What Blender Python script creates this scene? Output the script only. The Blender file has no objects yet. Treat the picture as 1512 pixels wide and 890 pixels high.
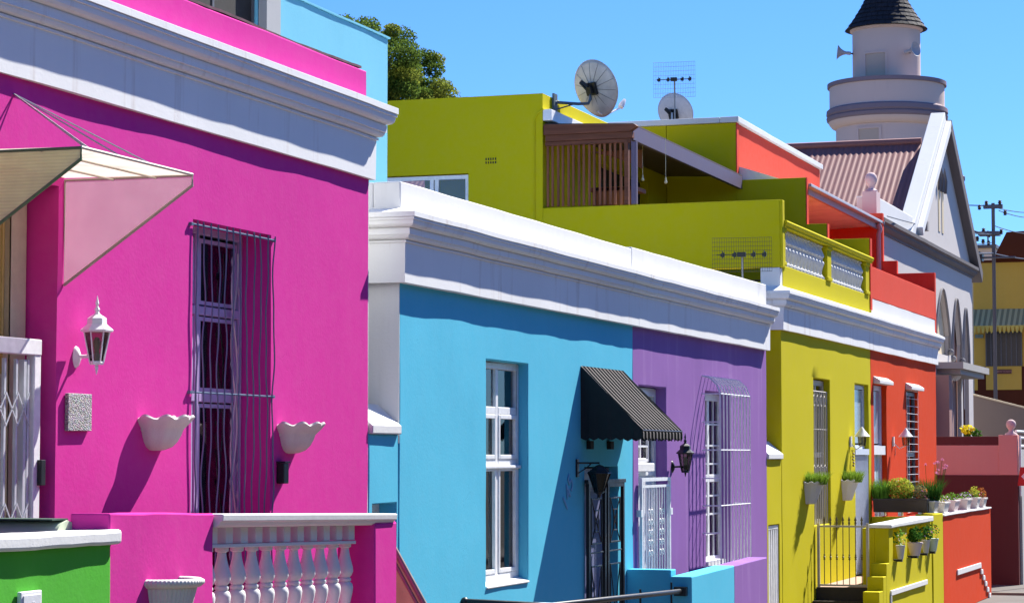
import bpy, bmesh, math, random
from mathutils import Vector, Matrix, noise
random.seed(7)
SC = bpy.context.scene
COL = SC.collection
PI = math.pi

# ------------------------------------------------------------------ camera
F_PX, CX, CY, H = 3521.0, 756.0, 445.0, 3.3
PITCH = math.atan(226/3521)
YAW = math.atan(1206/3521*math.cos(PITCH))
FW = Vector((math.cos(YAW)*math.cos(PITCH), math.sin(YAW)*math.cos(PITCH), math.sin(PITCH)))
RT = Vector((math.sin(YAW), -math.cos(YAW), 0))
UP = RT.cross(FW)
cam = bpy.data.cameras.new('camera'); co = bpy.data.objects.new('camera', cam); COL.objects.link(co)
co.matrix_world = Matrix(((RT.x, UP.x, -FW.x, 0), (RT.y, UP.y, -FW.y, 0), (RT.z, UP.z, -FW.z, H), (0, 0, 0, 1)))
cam.sensor_width = 36.0; cam.lens = F_PX/1512*36; cam.clip_end = 3000; cam.clip_start = 0.1
SC.camera = co

# ------------------------------------------------------------------ light
SUN = Vector((2.85, -1.0, 3.3)).normalized()
ELEV = math.asin(SUN.z); AZ = math.atan2(SUN.x, SUN.y)
w = bpy.data.worlds.new('World'); SC.world = w; w.use_nodes = True
nt = w.node_tree; nt.nodes.clear()
sky = nt.nodes.new('ShaderNodeTexSky'); sky.sky_type = 'NISHITA'; sky.sun_disc = False
sky.sun_elevation = ELEV; sky.sun_rotation = AZ
sky.air_density = 1.0; sky.dust_density = 0.1; sky.ozone_density = 3.0; sky.altitude = 0
bg = nt.nodes.new('ShaderNodeBackground'); bg.inputs['Strength'].default_value = 0.05
ow = nt.nodes.new('ShaderNodeOutputWorld')
tint = nt.nodes.new('ShaderNodeMix'); tint.data_type = 'RGBA'; tint.blend_type = 'MULTIPLY'; tint.inputs[0].default_value = 1
tint.inputs[7].default_value = (.45, .83, 1.52, 1); nt.links.new(sky.outputs[0], tint.inputs[6]); nt.links.new(tint.outputs[2], bg.inputs[0]); nt.links.new(bg.outputs[0], ow.inputs[0])
sl = bpy.data.lights.new('sun', 'SUN'); so = bpy.data.objects.new('sun', sl); COL.objects.link(so)
sl.energy = 5.0; sl.angle = math.radians(0.5); sl.color = (1.0, 0.96, 0.89)
so.rotation_euler = SUN.to_track_quat('Z', 'Y').to_euler()
so.location = (20, -20, 40)
SC.view_settings.view_transform = 'Standard'; SC.view_settings.look = 'None'
SC.view_settings.exposure = 1.3; SC.view_settings.gamma = 1
SC.cycles.max_bounces = 8; SC.cycles.transparent_max_bounces = 16

# ------------------------------------------------------------------ pixel -> point helpers
def _ray(u, v): return FW*F_PX + RT*(u-CX) + UP*(CY-v)
O = Vector((0, 0, H))
def fy(u, v, y):
    d = _ray(u, v); return O + d*(y/d.y)
def fx(u, v, x):
    d = _ray(u, v); return O + d*(x/d.x)
D = 7.6      # facade plane
G = 0.45     # pavement level

# ------------------------------------------------------------------ materials
MATS = {}
def srgb(r, g, b):
    f = lambda c: (c/255/12.92) if c/255 <= .04045 else ((c/255+.055)/1.055)**2.4
    return (f(r), f(g), f(b), 1)
def N(nt, t, **k):
    n = nt.nodes.new(t)
    for a, b in k.items():
        if hasattr(n, a): setattr(n, a, b)
        else: n.inputs[a].default_value = b
    return n
def base_mat(name, col, rough=.6, metal=0, spec=.4):
    m = bpy.data.materials.new(name); m.use_nodes = True
    p = m.node_tree.nodes['Principled BSDF']
    p.inputs['Base Color'].default_value = (*col[:3], 1); p.inputs['Roughness'].default_value = rough
    p.inputs['Metallic'].default_value = metal; p.inputs['Specular IOR Level'].default_value = spec
    return m, m.node_tree, p
def stucco(name, col, var=.10, bump=.22, stain=.12, rough=.85, streak=.5, coarse=1.0, dirt=(.25,.22,.2)):
    """painted plaster: trowel relief, blotchy paint, faint run marks and grime"""
    if name in MATS: return MATS[name]
    m, t, p = base_mat(name, col, rough, 0, .05)
    L = t.links.new
    tc = N(t, 'ShaderNodeNewGeometry')
    n1 = N(t, 'ShaderNodeTexNoise', Scale=.9, Detail=6.0, Roughness=.6); L(tc.outputs['Position'], n1.inputs['Vector'])
    mp = N(t, 'ShaderNodeMapping'); mp.inputs['Scale'].default_value = (5.5, 5.5, .35); L(tc.outputs['Position'], mp.inputs['Vector'])
    n2 = N(t, 'ShaderNodeTexNoise', Scale=1.0, Detail=5.0, Roughness=.65); L(mp.outputs[0], n2.inputs['Vector'])
    n3 = N(t, 'ShaderNodeTexNoise', Scale=9.0, Detail=8.0, Roughness=.7); L(tc.outputs['Position'], n3.inputs['Vector'])
    var *= .42
    a = N(t, 'ShaderNodeMath', operation='MULTIPLY'); a.inputs[1].default_value = streak; L(n2.outputs[0], a.inputs[0])
    b = N(t, 'ShaderNodeMath', operation='ADD'); L(n1.outputs[0], b.inputs[0]); L(a.outputs[0], b.inputs[1])
    r = N(t, 'ShaderNodeMapRange'); r.inputs['From Min'].default_value = .3+.25*streak; r.inputs['From Max'].default_value = .7+.7*streak
    r.inputs['To Min'].default_value = 1-var; r.inputs['To Max'].default_value = 1+var; L(b.outputs[0], r.inputs['Value'])
    hv = N(t, 'ShaderNodeHueSaturation'); hv.inputs['Color'].default_value = (*col[:3], 1); L(r.outputs[0], hv.inputs['Value'])
    sr = N(t, 'ShaderNodeMapRange'); sr.inputs['From Min'].default_value = .25; sr.inputs['From Max'].default_value = .75
    sr.inputs['To Min'].default_value = 1.015; sr.inputs['To Max'].default_value = .98; L(n3.outputs[0], sr.inputs['Value'])
    L(sr.outputs[0], hv.inputs['Saturation'])
    # grime in vertical run marks
    st = N(t, 'ShaderNodeMapRange'); st.inputs['From Min'].default_value = .56; st.inputs['From Max'].default_value = .8
    st.inputs['To Max'].default_value = stain*2; L(n2.outputs[0], st.inputs['Value'])
    sm = N(t, 'ShaderNodeMath', operation='MULTIPLY'); L(st.outputs[0], sm.inputs[0]); L(n3.outputs[0], sm.inputs[1])
    mx = N(t, 'ShaderNodeMix', data_type='RGBA'); L(sm.outputs[0], mx.inputs[0]); L(hv.outputs[0], mx.inputs[6])
    mx.inputs[7].default_value = (*[.5*c+.5*d for c, d in zip(col[:3], dirt)], 1)
    L(mx.outputs[2], p.inputs['Base Color'])
    # hairline cracks and scuffs
    vc = N(t, 'ShaderNodeTexVoronoi', Scale=.8, feature='DISTANCE_TO_EDGE'); wn_ = N(t, 'ShaderNodeMix', data_type='VECTOR'); wn_.inputs[0].default_value = .22
    L(tc.outputs['Position'], wn_.inputs[4]); L(n3.outputs['Color'], wn_.inputs[5]); L(wn_.outputs[1], vc.inputs['Vector'])
    ck = N(t, 'ShaderNodeMapRange'); ck.inputs['From Max'].default_value = .006; ck.inputs['To Min'].default_value = 1; ck.inputs['To Max'].default_value = 0; L(vc.outputs['Distance'], ck.inputs['Value'])
    cm = N(t, 'ShaderNodeMapRange'); cm.inputs['From Min'].default_value = .52; cm.inputs['From Max'].default_value = .62; L(n1.outputs[0], cm.inputs['Value'])
    cx_ = N(t, 'ShaderNodeMath', operation='MULTIPLY'); L(ck.outputs[0], cx_.inputs[0]); L(cm.outputs[0], cx_.inputs[1])
    # relief
    b1 = N(t, 'ShaderNodeTexNoise', Scale=3.2/coarse, Detail=4.0, Roughness=.55); L(tc.outputs['Position'], b1.inputs['Vector'])
    b2 = N(t, 'ShaderNodeTexNoise', Scale=38.0/coarse, Detail=4.0, Roughness=.6); L(tc.outputs['Position'], b2.inputs['Vector'])
    k = N(t, 'ShaderNodeMath', operation='MULTIPLY_ADD'); k.inputs[1].default_value = .16; L(b2.outputs[0], k.inputs[0])
    b1m = N(t, 'ShaderNodeMath', operation='MULTIPLY'); b1m.inputs[1].default_value = .18; L(b1.outputs[0], b1m.inputs[0]); L(b1m.outputs[0], k.inputs[2])
    kc = N(t, 'ShaderNodeMath', operation='MULTIPLY_ADD'); kc.inputs[1].default_value = -.10; L(cx_.outputs[0], kc.inputs[0]); L(k.outputs[0], kc.inputs[2])
    bp = N(t, 'ShaderNodeBump', Strength=bump, Distance=.035); L(kc.outputs[0], bp.inputs['Height']); L(bp.outputs[0], p.inputs['Normal'])
    MATS[name] = m; return m
def paint(name, col, rough=.45, metal=0, var=.08, scale=14.0, bump=.1, spec=.4):
    if name in MATS: return MATS[name]
    m, t, p = base_mat(name, col, rough, metal, spec); L = t.links.new
    tc = N(t, 'ShaderNodeNewGeometry')
    n = N(t, 'ShaderNodeTexNoise', Scale=scale, Detail=5.0, Roughness=.6); L(tc.outputs['Position'], n.inputs['Vector'])
    r = N(t, 'ShaderNodeMapRange'); r.inputs['From Min'].default_value = .3; r.inputs['From Max'].default_value = .7
    r.inputs['To Min'].default_value = 1-var; r.inputs['To Max'].default_value = 1+var; L(n.outputs[0], r.inputs['Value'])
    hv = N(t, 'ShaderNodeHueSaturation'); hv.inputs['Color'].default_value = (*col[:3], 1); L(r.outputs[0], hv.inputs['Value']); L(hv.outputs[0], p.inputs['Base Color'])
    r2 = N(t, 'ShaderNodeMapRange'); r2.inputs['To Min'].default_value = max(rough-.12, .05); r2.inputs['To Max'].default_value = min(rough+.15, 1); L(n.outputs[0], r2.inputs['Value']); L(r2.outputs[0], p.inputs['Roughness'])
    bp = N(t, 'ShaderNodeBump', Strength=bump, Distance=.01); L(n.outputs[0], bp.inputs['Height']); L(bp.outputs[0], p.inputs['Normal'])
    MATS[name] = m; return m
def glass(name, tint=(.55,.6,.62), refl=1.45, rough=.03, alpha=.75):
    if name in MATS: return MATS[name]
    m = bpy.data.materials.new(name); m.use_nodes = True; t = m.node_tree; t.nodes.clear(); L = t.links.new
    fr = N(t, 'ShaderNodeFresnel', IOR=refl); tr = N(t, 'ShaderNodeBsdfTransparent'); tr.inputs[0].default_value = (*[c*alpha for c in tint], 1)
    gl = N(t, 'ShaderNodeBsdfGlossy', Roughness=rough); mx = N(t, 'ShaderNodeMixShader'); o = N(t, 'ShaderNodeOutputMaterial')
    L(fr.outputs[0], mx.inputs[0]); L(tr.outputs[0], mx.inputs[1]); L(gl.outputs[0], mx.inputs[2]); L(mx.outputs[0], o.inputs[0])
    MATS[name] = m; return m
def ribbed(name, col, axis, scale, rough=.5, amp=.02, var=.1, metal=0):
    """corrugated / striped relief along one world axis"""
    if name in MATS: return MATS[name]
    m = paint(name, col, rough, metal, var, 3.0); t = m.node_tree; L = t.links.new
    return m
def poly_sheet(name, tint, axis, transp=.35, scale=60, tlf=.55):
    if name in MATS: return MATS[name]
    m = bpy.data.materials.new(name); m.use_nodes = True; t = m.node_tree; t.nodes.clear(); L = t.links.new
    g = N(t, 'ShaderNodeNewGeometry'); sp = N(t, 'ShaderNodeSeparateXYZ'); L(g.outputs['Position'], sp.inputs[0])
    ml = N(t, 'ShaderNodeMath', operation='MULTIPLY'); ml.inputs[1].default_value = scale*PI*2/6.28; L(sp.outputs[axis], ml.inputs[0])
    sn = N(t, 'ShaderNodeMath', operation='SINE'); L(ml.outputs[0], sn.inputs[0])
    ns = N(t, 'ShaderNodeTexNoise', Scale=6.0, Detail=5.0); L(g.outputs['Position'], ns.inputs['Vector'])
    r = N(t, 'ShaderNodeMapRange'); r.inputs['From Min'].default_value = -1; r.inputs['To Min'].default_value = .9; r.inputs['To Max'].default_value = 1.0; L(sn.outputs[0], r.inputs['Value'])
    r3 = N(t, 'ShaderNodeMapRange'); r3.inputs['From Min'].default_value = .3; r3.inputs['From Max'].default_value = .7; r3.inputs['To Min'].default_value = .85; r3.inputs['To Max'].default_value = 1.0; L(ns.outputs[0], r3.inputs['Value'])
    mm = N(t, 'ShaderNodeMath', operation='MULTIPLY'); L(r.outputs[0], mm.inputs[0]); L(r3.outputs[0], mm.inputs[1])
    hv = N(t, 'ShaderNodeHueSaturation'); hv.inputs['Color'].default_value = (*tint, 1); L(mm.outputs[0], hv.inputs['Value'])
    df = N(t, 'ShaderNodeBsdfDiffuse'); tl = N(t, 'ShaderNodeBsdfTranslucent'); tr = N(t, 'ShaderNodeBsdfTransparent'); tr.inputs[0].default_value = (*[min(1, c*.4+.6) for c in tint], 1)
    L(hv.outputs[0], df.inputs[0]); L(hv.outputs[0], tl.inputs[0])
    a = N(t, 'ShaderNodeMixShader'); a.inputs[0].default_value = tlf; L(df.outputs[0], a.inputs[1]); L(tl.outputs[0], a.inputs[2])
    b = N(t, 'ShaderNodeMixShader'); b.inputs[0].default_value = transp; L(a.outputs[0], b.inputs[1]); L(tr.outputs[0], b.inputs[2])
    bp = N(t, 'ShaderNodeBump', Strength=.4, Distance=.004); L(sn.outputs[0], bp.inputs['Height']); L(bp.outputs[0], df.inputs['Normal'])
    o = N(t, 'ShaderNodeOutputMaterial'); L(b.outputs[0], o.inputs[0]); MATS[name] = m; return m
def leafmat(name, col, var=.35, trans=.3):
    if name in MATS: return MATS[name]
    m = bpy.data.materials.new(name); m.use_nodes = True; t = m.node_tree; t.nodes.clear(); L = t.links.new
    g = N(t, 'ShaderNodeNewGeometry')
    r = N(t, 'ShaderNodeMapRange'); r.inputs['To Min'].default_value = 1-var; r.inputs['To Max'].default_value = 1+var; L(g.outputs['Random Per Island'], r.inputs['Value'])
    hv = N(t, 'ShaderNodeHueSaturation'); hv.inputs['Color'].default_value = (*col, 1); L(r.outputs[0], hv.inputs['Value'])
    df = N(t, 'ShaderNodeBsdfDiffuse'); tl = N(t, 'ShaderNodeBsdfTranslucent'); L(hv.outputs[0], df.inputs[0]); L(hv.outputs[0], tl.inputs[0])
    a = N(t, 'ShaderNodeMixShader'); a.inputs[0].default_value = trans; L(df.outputs[0], a.inputs[1]); L(tl.outputs[0], a.inputs[2])
    o = N(t, 'ShaderNodeOutputMaterial'); L(a.outputs[0], o.inputs[0]); MATS[name] = m; return m
def wood(name, col, axis=2):
    if name in MATS: return MATS[name]
    m, t, p = base_mat(name, col, .7, 0, .3); L = t.links.new
    g = N(t, 'ShaderNodeNewGeometry'); mp = N(t, 'ShaderNodeMapping'); s = [22, 22, 22]; s[axis] = 1.2; mp.inputs['Scale'].default_value = s; L(g.outputs['Position'], mp.inputs['Vector'])
    n = N(t, 'ShaderNodeTexNoise', Scale=1.0, Detail=6.0, Roughness=.6); L(mp.outputs[0], n.inputs['Vector'])
    cr = N(t, 'ShaderNodeValToRGB'); cr.color_ramp.elements[0].position = .3; cr.color_ramp.elements[1].position = .7
    cr.color_ramp.elements[0].color = (*[c*.55 for c in col[:3]], 1); cr.color_ramp.elements[1].color = (*[c*1.3 for c in col[:3]], 1)
    L(n.outputs[0], cr.inputs[0]); L(cr.outputs[0], p.inputs['Base Color']); MATS[name] = m; return m

PINK = stucco('pink_plaster', (.62, .040, .30), var=.06, stain=.10)
BLUE = stucco('blue_plaster', (.10, .48, .66), var=.10, stain=.05)
CYAN = stucco('pale_blue_plaster', (.17, .48, .62), var=.10, stain=.12)
PURP = stucco('purple_plaster', (.27, .135, .38), var=.16, stain=.5, dirt=(.55,.42,.60))
YELL = stucco('yellow_plaster', (.53, .46, .010), var=.03, stain=.06)
ORAN = stucco('orange_red_plaster', (.62, .055, .012), var=.07, stain=.06)
CORA = stucco('coral_red_plaster', (.68, .075, .045), var=.10, stain=.12)
WHIT = stucco('white_plaster', (.69, .69, .68), var=.10, stain=.35, bump=.25)
GREY = stucco('pale_grey_plaster', (.56, .52, .49), var=.06, stain=.3, bump=.25)
GREEN = stucco('green_plaster', (.09, .42, .045), var=.08, stain=.05)
MUST = stucco('mustard_plaster', (.62, .38, .07), var=.10, stain=.15)
SALM = stucco('salmon_plaster', (.66, .33, .29), var=.07, stain=.10)
MARO = stucco('maroon_plaster', (.12, .042, .043), var=.12, stain=.1)
DKBR = stucco('dark_brown_plaster', (.10, .028, .014), var=.12, stain=.1)
TAUP = stucco('taupe_plaster', (.22, .175, .15), var=.10, stain=.2)
TOWR = stucco('tower_plaster', (.66, .52, .445), var=.06, stain=.3, bump=.2)
DKGY = stucco('dark_grey_moulding', (.17, .155, .155), var=.12, stain=.3)
MSOF = stucco('weathered_white_moulding', (.80, .80, .79), var=.10, stain=.8, dirt=(.30, .17, .08))
WPNT = paint('white_gloss_paint', (.80, .80, .80), .35)
WCER = stucco('white_planter_cement', (.60, .58, .55), var=.08, stain=.6, bump=.5, coarse=.5)
BIRON = paint('black_iron', (.012, .012, .013), .4)
GIRON = paint('blue_grey_iron', (.13, .17, .25), .45)
LILAC = paint('lilac_gloss_paint', (.46, .34, .58), .4)
GALV = paint('galvanised_metal', (.42, .43, .44), .45, .6)
DGREY = paint('dark_grey_metal', (.10, .10, .11), .5)
BEIGE = paint('beige_paint', (.52, .45, .34), .5)
TEAK = wood('brown_timber', (.22, .075, .035))
TEAKH = wood('brown_timber_beam', (.15, .05, .025), 1)
VIOL = paint('violet_fascia_paint', (.11, .08, .13), .55)
GLS = glass('window_glass', (.9,.93,.95), 1.7, .03, 1.0)
LGLS = glass('lantern_glass', (.75, .7, .6), 1.5, .12, .7)
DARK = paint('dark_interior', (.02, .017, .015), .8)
CURT = paint('pale_curtain', (.78, .82, .78), .9, 0, .25, 2.0)
TEALC = paint('teal_curtain', (.16, .34, .42), .9, 0, .2, 2.0)
BROWNC = paint('brown_curtain', (.26, .16, .11), .9, 0, .3, 3.0)
SOIL = paint('potting_soil', (.05, .03, .02), .95)

# ------------------------------------------------------------------ mesh builder
class MB:
    def __init__(s): s.v = []; s.f = []; s.m = []; s.mi = 0
    def add(s, vs, fs):
        b = len(s.v); s.v += [tuple(p) for p in vs]; s.f += [tuple(b+i for i in f) for f in fs]; s.m += [s.mi]*len(fs); return s
    def hexa(s, c):   # 8 corners: bottom 4 ccw, top 4 ccw
        return s.add(c, [(3,2,1,0),(4,5,6,7),(0,1,5,4),(1,2,6,5),(2,3,7,6),(3,0,4,7)])
    def box(s, x0, x1, y0, y1, z0, z1):
        if x0 > x1: x0, x1 = x1, x0
        if y0 > y1: y0, y1 = y1, y0
        if z0 > z1: z0, z1 = z1, z0
        return s.hexa([(x0,y0,z0),(x1,y0,z0),(x1,y1,z0),(x0,y1,z0),(x0,y0,z1),(x1,y0,z1),(x1,y1,z1),(x0,y1,z1)])
    def sbox(s, x0, x1, y0, y1, za0, za1, zb0, zb1):   # heights at x0 (a) and x1 (b)
        return s.hexa([(x0,y0,za0),(x1,y0,zb0),(x1,y1,zb0),(x0,y1,za0),(x0,y0,za1),(x1,y0,zb1),(x1,y1,zb1),(x0,y1,za1)])
    def prism(s, pts, d):   # planar polygon (3d pts) extruded by vector d
        n = len(pts); d = Vector(d); a = [Vector(p) for p in pts]; b = [p+d for p in a]
        nrm = Vector((0,0,0))
        for i in range(n): nrm += a[i].cross(a[(i+1) % n])
        fs = [tuple(range(n)), tuple(range(2*n-1, n-1, -1))] + [(i, i+n, (i+1) % n+n, (i+1) % n) for i in range(n)]
        if nrm.dot(d) > 0: fs = [tuple(reversed(f)) for f in fs]
        return s.add(a+b, fs)
    def tube(s, path, r, n=8, cap=True):
        path = [Vector(p) for p in path]; rs = r if isinstance(r, (list, tuple)) else [r]*len(path)
        vs = []; ref = None
        for i, p in enumerate(path):
            t = (path[min(i+1, len(path)-1)]-path[max(i-1, 0)]).normalized()
            if ref is None: ref = Vector((0,0,1)) if abs(t.z) < .9 else Vector((1,0,0))
            a = t.cross(ref).normalized(); b = t.cross(a); ref = -b if False else a.cross(t)*-1 if False else ref
            for k in range(n):
                q = 2*PI*k/n; vs.append(p + (a*math.cos(q)+b*math.sin(q))*rs[i])
        fs = []
        for i in range(len(path)-1):
            for k in range(n): fs.append((i*n+k, i*n+(k+1) % n, (i+1)*n+(k+1) % n, (i+1)*n+k))
        if cap: fs += [tuple(range(n-1, -1, -1)), tuple(range((len(path)-1)*n, len(path)*n))]
        return s.add(vs, fs)
    def lathe(s, c, prof, n=24, a0=0, a1=2*PI, rim=None):  # prof [(r,z)] bottom to top
        c = Vector(c); full = abs(a1-a0-2*PI) < 1e-6; m = n if full else n+1; vs = []
        for r, z in prof:
            for k in range(m):
                q = a0+(a1-a0)*k/n; rr, zz = (r, z) if rim is None else rim(r, z, q)
                vs.append((c.x+rr*math.cos(q), c.y+rr*math.sin(q), c.z+zz))
        fs = []
        for i in range(len(prof)-1):
            for k in range(n):
                j = (k+1) % m; fs.append((i*m+k, i*m+j, (i+1)*m+j, (i+1)*m+k))
        if full:
            if prof[0][0] > 1e-4: fs.append(tuple(range(m-1, -1, -1)))
            if prof[-1][0] > 1e-4: fs.append(tuple(range((len(prof)-1)*m, len(prof)*m)))
        return s.add(vs, fs)
    def sphere(s, c, r, n=12):
        return s.lathe(c, [(max(r*math.sin(PI*i/n), 1e-5), -r*math.cos(PI*i/n)) for i in range(n+1)], n*2)
    def build(s, name, mat, parent=None, bevel=0, smooth=None, label=None, tf=None, seg=2):
        me = bpy.data.meshes.new(name); me.from_pydata(s.v, [], s.f)
        mats = mat if isinstance(mat, (list, tuple)) else [mat]
        for q in mats: me.materials.append(q)
        for p, i in zip(me.polygons, s.m): p.material_index = i
        if tf is not None: me.transform(tf)
        off = parent_world(parent) if parent else Vector((0,0,0))
        if parent: me.transform(Matrix.Translation(-off))
        bm = bmesh.new(); bm.from_mesh(me); bmesh.ops.remove_doubles(bm, verts=bm.verts, dist=1e-5)
        bmesh.ops.recalc_face_normals(bm, faces=bm.faces); bm.to_mesh(me); bm.free()
        if smooth:
            for p in me.polygons: p.use_smooth = True
            me.set_sharp_from_angle(angle=math.radians(smooth))
        o = bpy.data.objects.new(name, me); COL.objects.link(o)
        if parent: o.parent = parent
        if bevel:
            b = o.modifiers.new('edge', 'BEVEL'); b.width = bevel; b.segments = seg; b.limit_method = 'ANGLE'; b.angle_limit = math.radians(50); b.harden_normals = False
        if label: o['label'] = label
        return o
def parent_world(o):
    v = Vector((0,0,0))
    while o is not None: v += o.location; o = o.parent
    return v
def thing(name, label, cat, loc=(0,0,0), group=None):
    o = bpy.data.objects.new(name, None); COL.objects.link(o); o.location = loc; o.empty_display_size = .2
    o['label'] = label; o['category'] = cat
    if group: o['group'] = group
    return o
def tag(o, label, cat, group=None):
    o['label'] = label; o['category'] = cat
    if group: o['group'] = group
    return o
def struct(o, kind='structure'): o['kind'] = kind; return o
def copy_tree(o, parent=None):
    c = o.copy(); COL.objects.link(c); c.parent = parent
    for ch in list(o.children): copy_tree(ch, c)
    return c

def nz(x, y, z, s=1.0): return noise.noise(Vector((x*s, y*s, z*s)))
def wall_x(mb, x0, x1, z0, z1, y, t, openings=(), step=.22, amp=.006, seed=0):
    """wall along X, front face at y (towards the street), real openings with reveals"""
    def cuts(a, b, extra):
        c = sorted(set([a, b]+[e for e in extra if a < e < b])); out = []
        for i in range(len(c)-1):
            n = max(1, int(math.ceil((c[i+1]-c[i])/step)))
            out += [c[i]+(c[i+1]-c[i])*k/n for k in range(n)]
        return out+[b]
    xs = cuts(x0, x1, [o[0] for o in openings]+[o[1] for o in openings]); zs = cuts(z0, z1, [o[2] for o in openings]+[o[3] for o in openings])
    def hole(i, k):
        cx = (xs[i]+xs[i+1])/2; cz = (zs[k]+zs[k+1])/2
        return any(o[0] < cx < o[1] and o[2] < cz < o[3] for o in openings)
    nx, nzv = len(xs), len(zs); vs = []
    for s_ in (0, 1):
        for x in xs:
            for z in zs:
                if s_ == 0:
                    j = amp*(nz(x, seed, z, .9)+.5*nz(x, seed+9, z, 2.7)); jx = .4*amp*nz(x+40, seed, z, 2.0); jz = .5*amp*nz(x, seed+70, z, 2.0)
                    vs.append((x+jx, y+j, z+jz))
                else: vs.append((x, y+t, z))
    I = lambda s_, i, k: s_*nx*nzv+i*nzv+k
    fs = []
    for i in range(nx-1):
        for k in range(nzv-1):
            if hole(i, k): continue
            fs.append((I(0,i,k), I(0,i+1,k), I(0,i+1,k+1), I(0,i,k+1))); fs.append((I(1,i,k), I(1,i,k+1), I(1,i+1,k+1), I(1,i+1,k)))
            for (di, dk, a, b) in ((-1,0,(i,k),(i,k+1)), (1,0,(i+1,k),(i+1,k+1)), (0,-1,(i,k),(i+1,k)), (0,1,(i,k+1),(i+1,k+1))):
                ii, kk = i+di, k+dk
                if ii < 0 or kk < 0 or ii >= nx-1 or kk >= nzv-1 or hole(ii, kk):
                    fs.append((I(0,*a), I(0,*b), I(1,*b), I(1,*a)))
    return mb.add(vs, fs)
def rough_box(mb, x0, x1, y0, y1, z0, z1, step=.25, amp=.005, zb0=None, zb1=None, seed=0):
    """box with subdivided, slightly uneven faces; z heights may differ at x1"""
    zb0 = z0 if zb0 is None else zb0; zb1 = z1 if zb1 is None else zb1
    nx = max(1, int((x1-x0)/step)); ny = max(1, int((y1-y0)/step)); nn = max(1, int((z1-z0)/step)); idx = {}; vs = []; fs = []
    def P(i, j, k):
        if (i,j,k) not in idx:
            a = i/nx; x = x0+(x1-x0)*a; y = y0+(y1-y0)*j/ny; lo = z0+(zb0-z0)*a; hi = z1+(zb1-z1)*a; z = lo+(hi-lo)*k/nn
            idx[(i,j,k)] = len(vs); q = Vector((x*1.3+seed, y*1.3, z*1.3))
            n = noise.noise_vector(q)*amp + noise.noise_vector(q*4)*amp*.4
            vs.append((x+n.x, y+n.y, z+n.z))
        return idx[(i,j,k)]
    for i in range(nx):
        for j in range(ny):
            fs += [(P(i,j,0), P(i,j+1,0), P(i+1,j+1,0), P(i+1,j,0)), (P(i,j,nn), P(i+1,j,nn), P(i+1,j+1,nn), P(i,j+1,nn))]
    for i in range(nx):
        for k in range(nn):
            fs += [(P(i,0,k), P(i+1,0,k), P(i+1,0,k+1), P(i,0,k+1)), (P(i,ny,k), P(i,ny,k+1), P(i+1,ny,k+1), P(i+1,ny,k))]
    for j in range(ny):
        for k in range(nn):
            fs += [(P(0,j,k), P(0,j,k+1), P(0,j+1,k+1), P(0,j+1,k)), (P(nx,j,k), P(nx,j+1,k), P(nx,j+1,k+1), P(nx,j,k+1))]
    return mb.add(vs, fs)
def cornice(mb, x0, x1, prof, yf, yb, lret=False, rret=False, seed=0, step=.3):
    """moulding swept along the facade with mitred returns; prof [(projection, z)]"""
    rows = []
    n = max(2, int((x1-x0)/step))
    for p, z in prof:
        xa = x0-(p if lret else 0); xb = x1+(p if rret else 0); row = []
        if lret: row.append((xa, yb, z))
        for i in range(n+1):
            x = xa+(xb-xa)*i/n; j = .006*nz(x, seed, z*.3, 1.5); jz = .006*nz(x, seed+5, 0, 1.1)+.002*nz(x, seed+9, z, 5)
            row.append((x, yf-p+(j if 0 < i < n or not lret else 0), z+jz))
        if rret: row.append((xb, yb, z))
        else: pass
        rows.append(row)
    m = len(rows[0]); vs = [q for r in rows for q in r]; fs = []
    for a in range(len(rows)-1):
        for b in range(m-1): fs.append((a*m+b, a*m+b+1, (a+1)*m+b+1, (a+1)*m+b))
    # closed ends
    e = len(vs); L0 = [(rows[i][0][0], yb, rows[i][0][2]) for i in range(len(rows))]; L1 = [(rows[i][-1][0], yb, rows[i][-1][2]) for i in range(len(rows))]
    if not lret:
        vs += [L0[0], L0[-1]]; fs.append(tuple([e]+[i*m for i in range(len(rows))]+[e+1])); e += 2
    if not rret:
        vs += [L1[0], L1[-1]]; fs.append(tuple([e+1]+[i*m+m-1 for i in range(len(rows)-1, -1, -1)]+[e])); e += 2
    # top and bottom closing sheets back to the wall line
    for r in (rows[0], rows[-1]):
        vs += [(r[0][0], yb, r[0][2]), (r[-1][0], yb, r[-1][2])]; b = (0 if r is rows[0] else (len(rows)-1)*m)
        fs.append(tuple([e]+[b+i for i in range(m)]+[e+1])); e += 2
    return mb.add(vs, fs)
def moulding(z0, zf, zt, p0, pt, zback):
    """frieze from z0 to zf, then fillet, cove, fascia, ogee and lip up to zt"""
    g = [(.12,.01),(.12,.07),(.0,.075),(.0,.095),(.16,.10),(.30,.13),(.38,.19),(.40,.25),(.48,.252),(.48,.46),(.42,.465),(.42,.48),(.56,.49),(.72,.52),(.82,.58),(.86,.66),(.86,.72),(.94,.725),(.94,.79),(.90,.795),(.90,.81),(1.0,.815),(1.0,.985),(.94,1.0)]
    return [(p0, z0), (p0+.003, zf)]+[(p0+a*(pt-p0), zf+b*(zt-zf)) for a, b in g]+[(-.02, zback)]
def house_shell(mb, x0, x1, y0, y1, z1, z0=G, t=.22, roof=None):
    """side walls, back wall and roof slab behind a facade"""
    mb.box(x0, x0+t, y0, y1, z0, z1); mb.box(x1-t, x1, y0, y1, z0, z1); mb.box(x0+t, x1-t, y1-t, y1, z0, z1)
    r = roof if roof is not None else z1-.25
    mb.box(x0+t, x1-t, y0, y1-t, r-.15, r)
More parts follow.
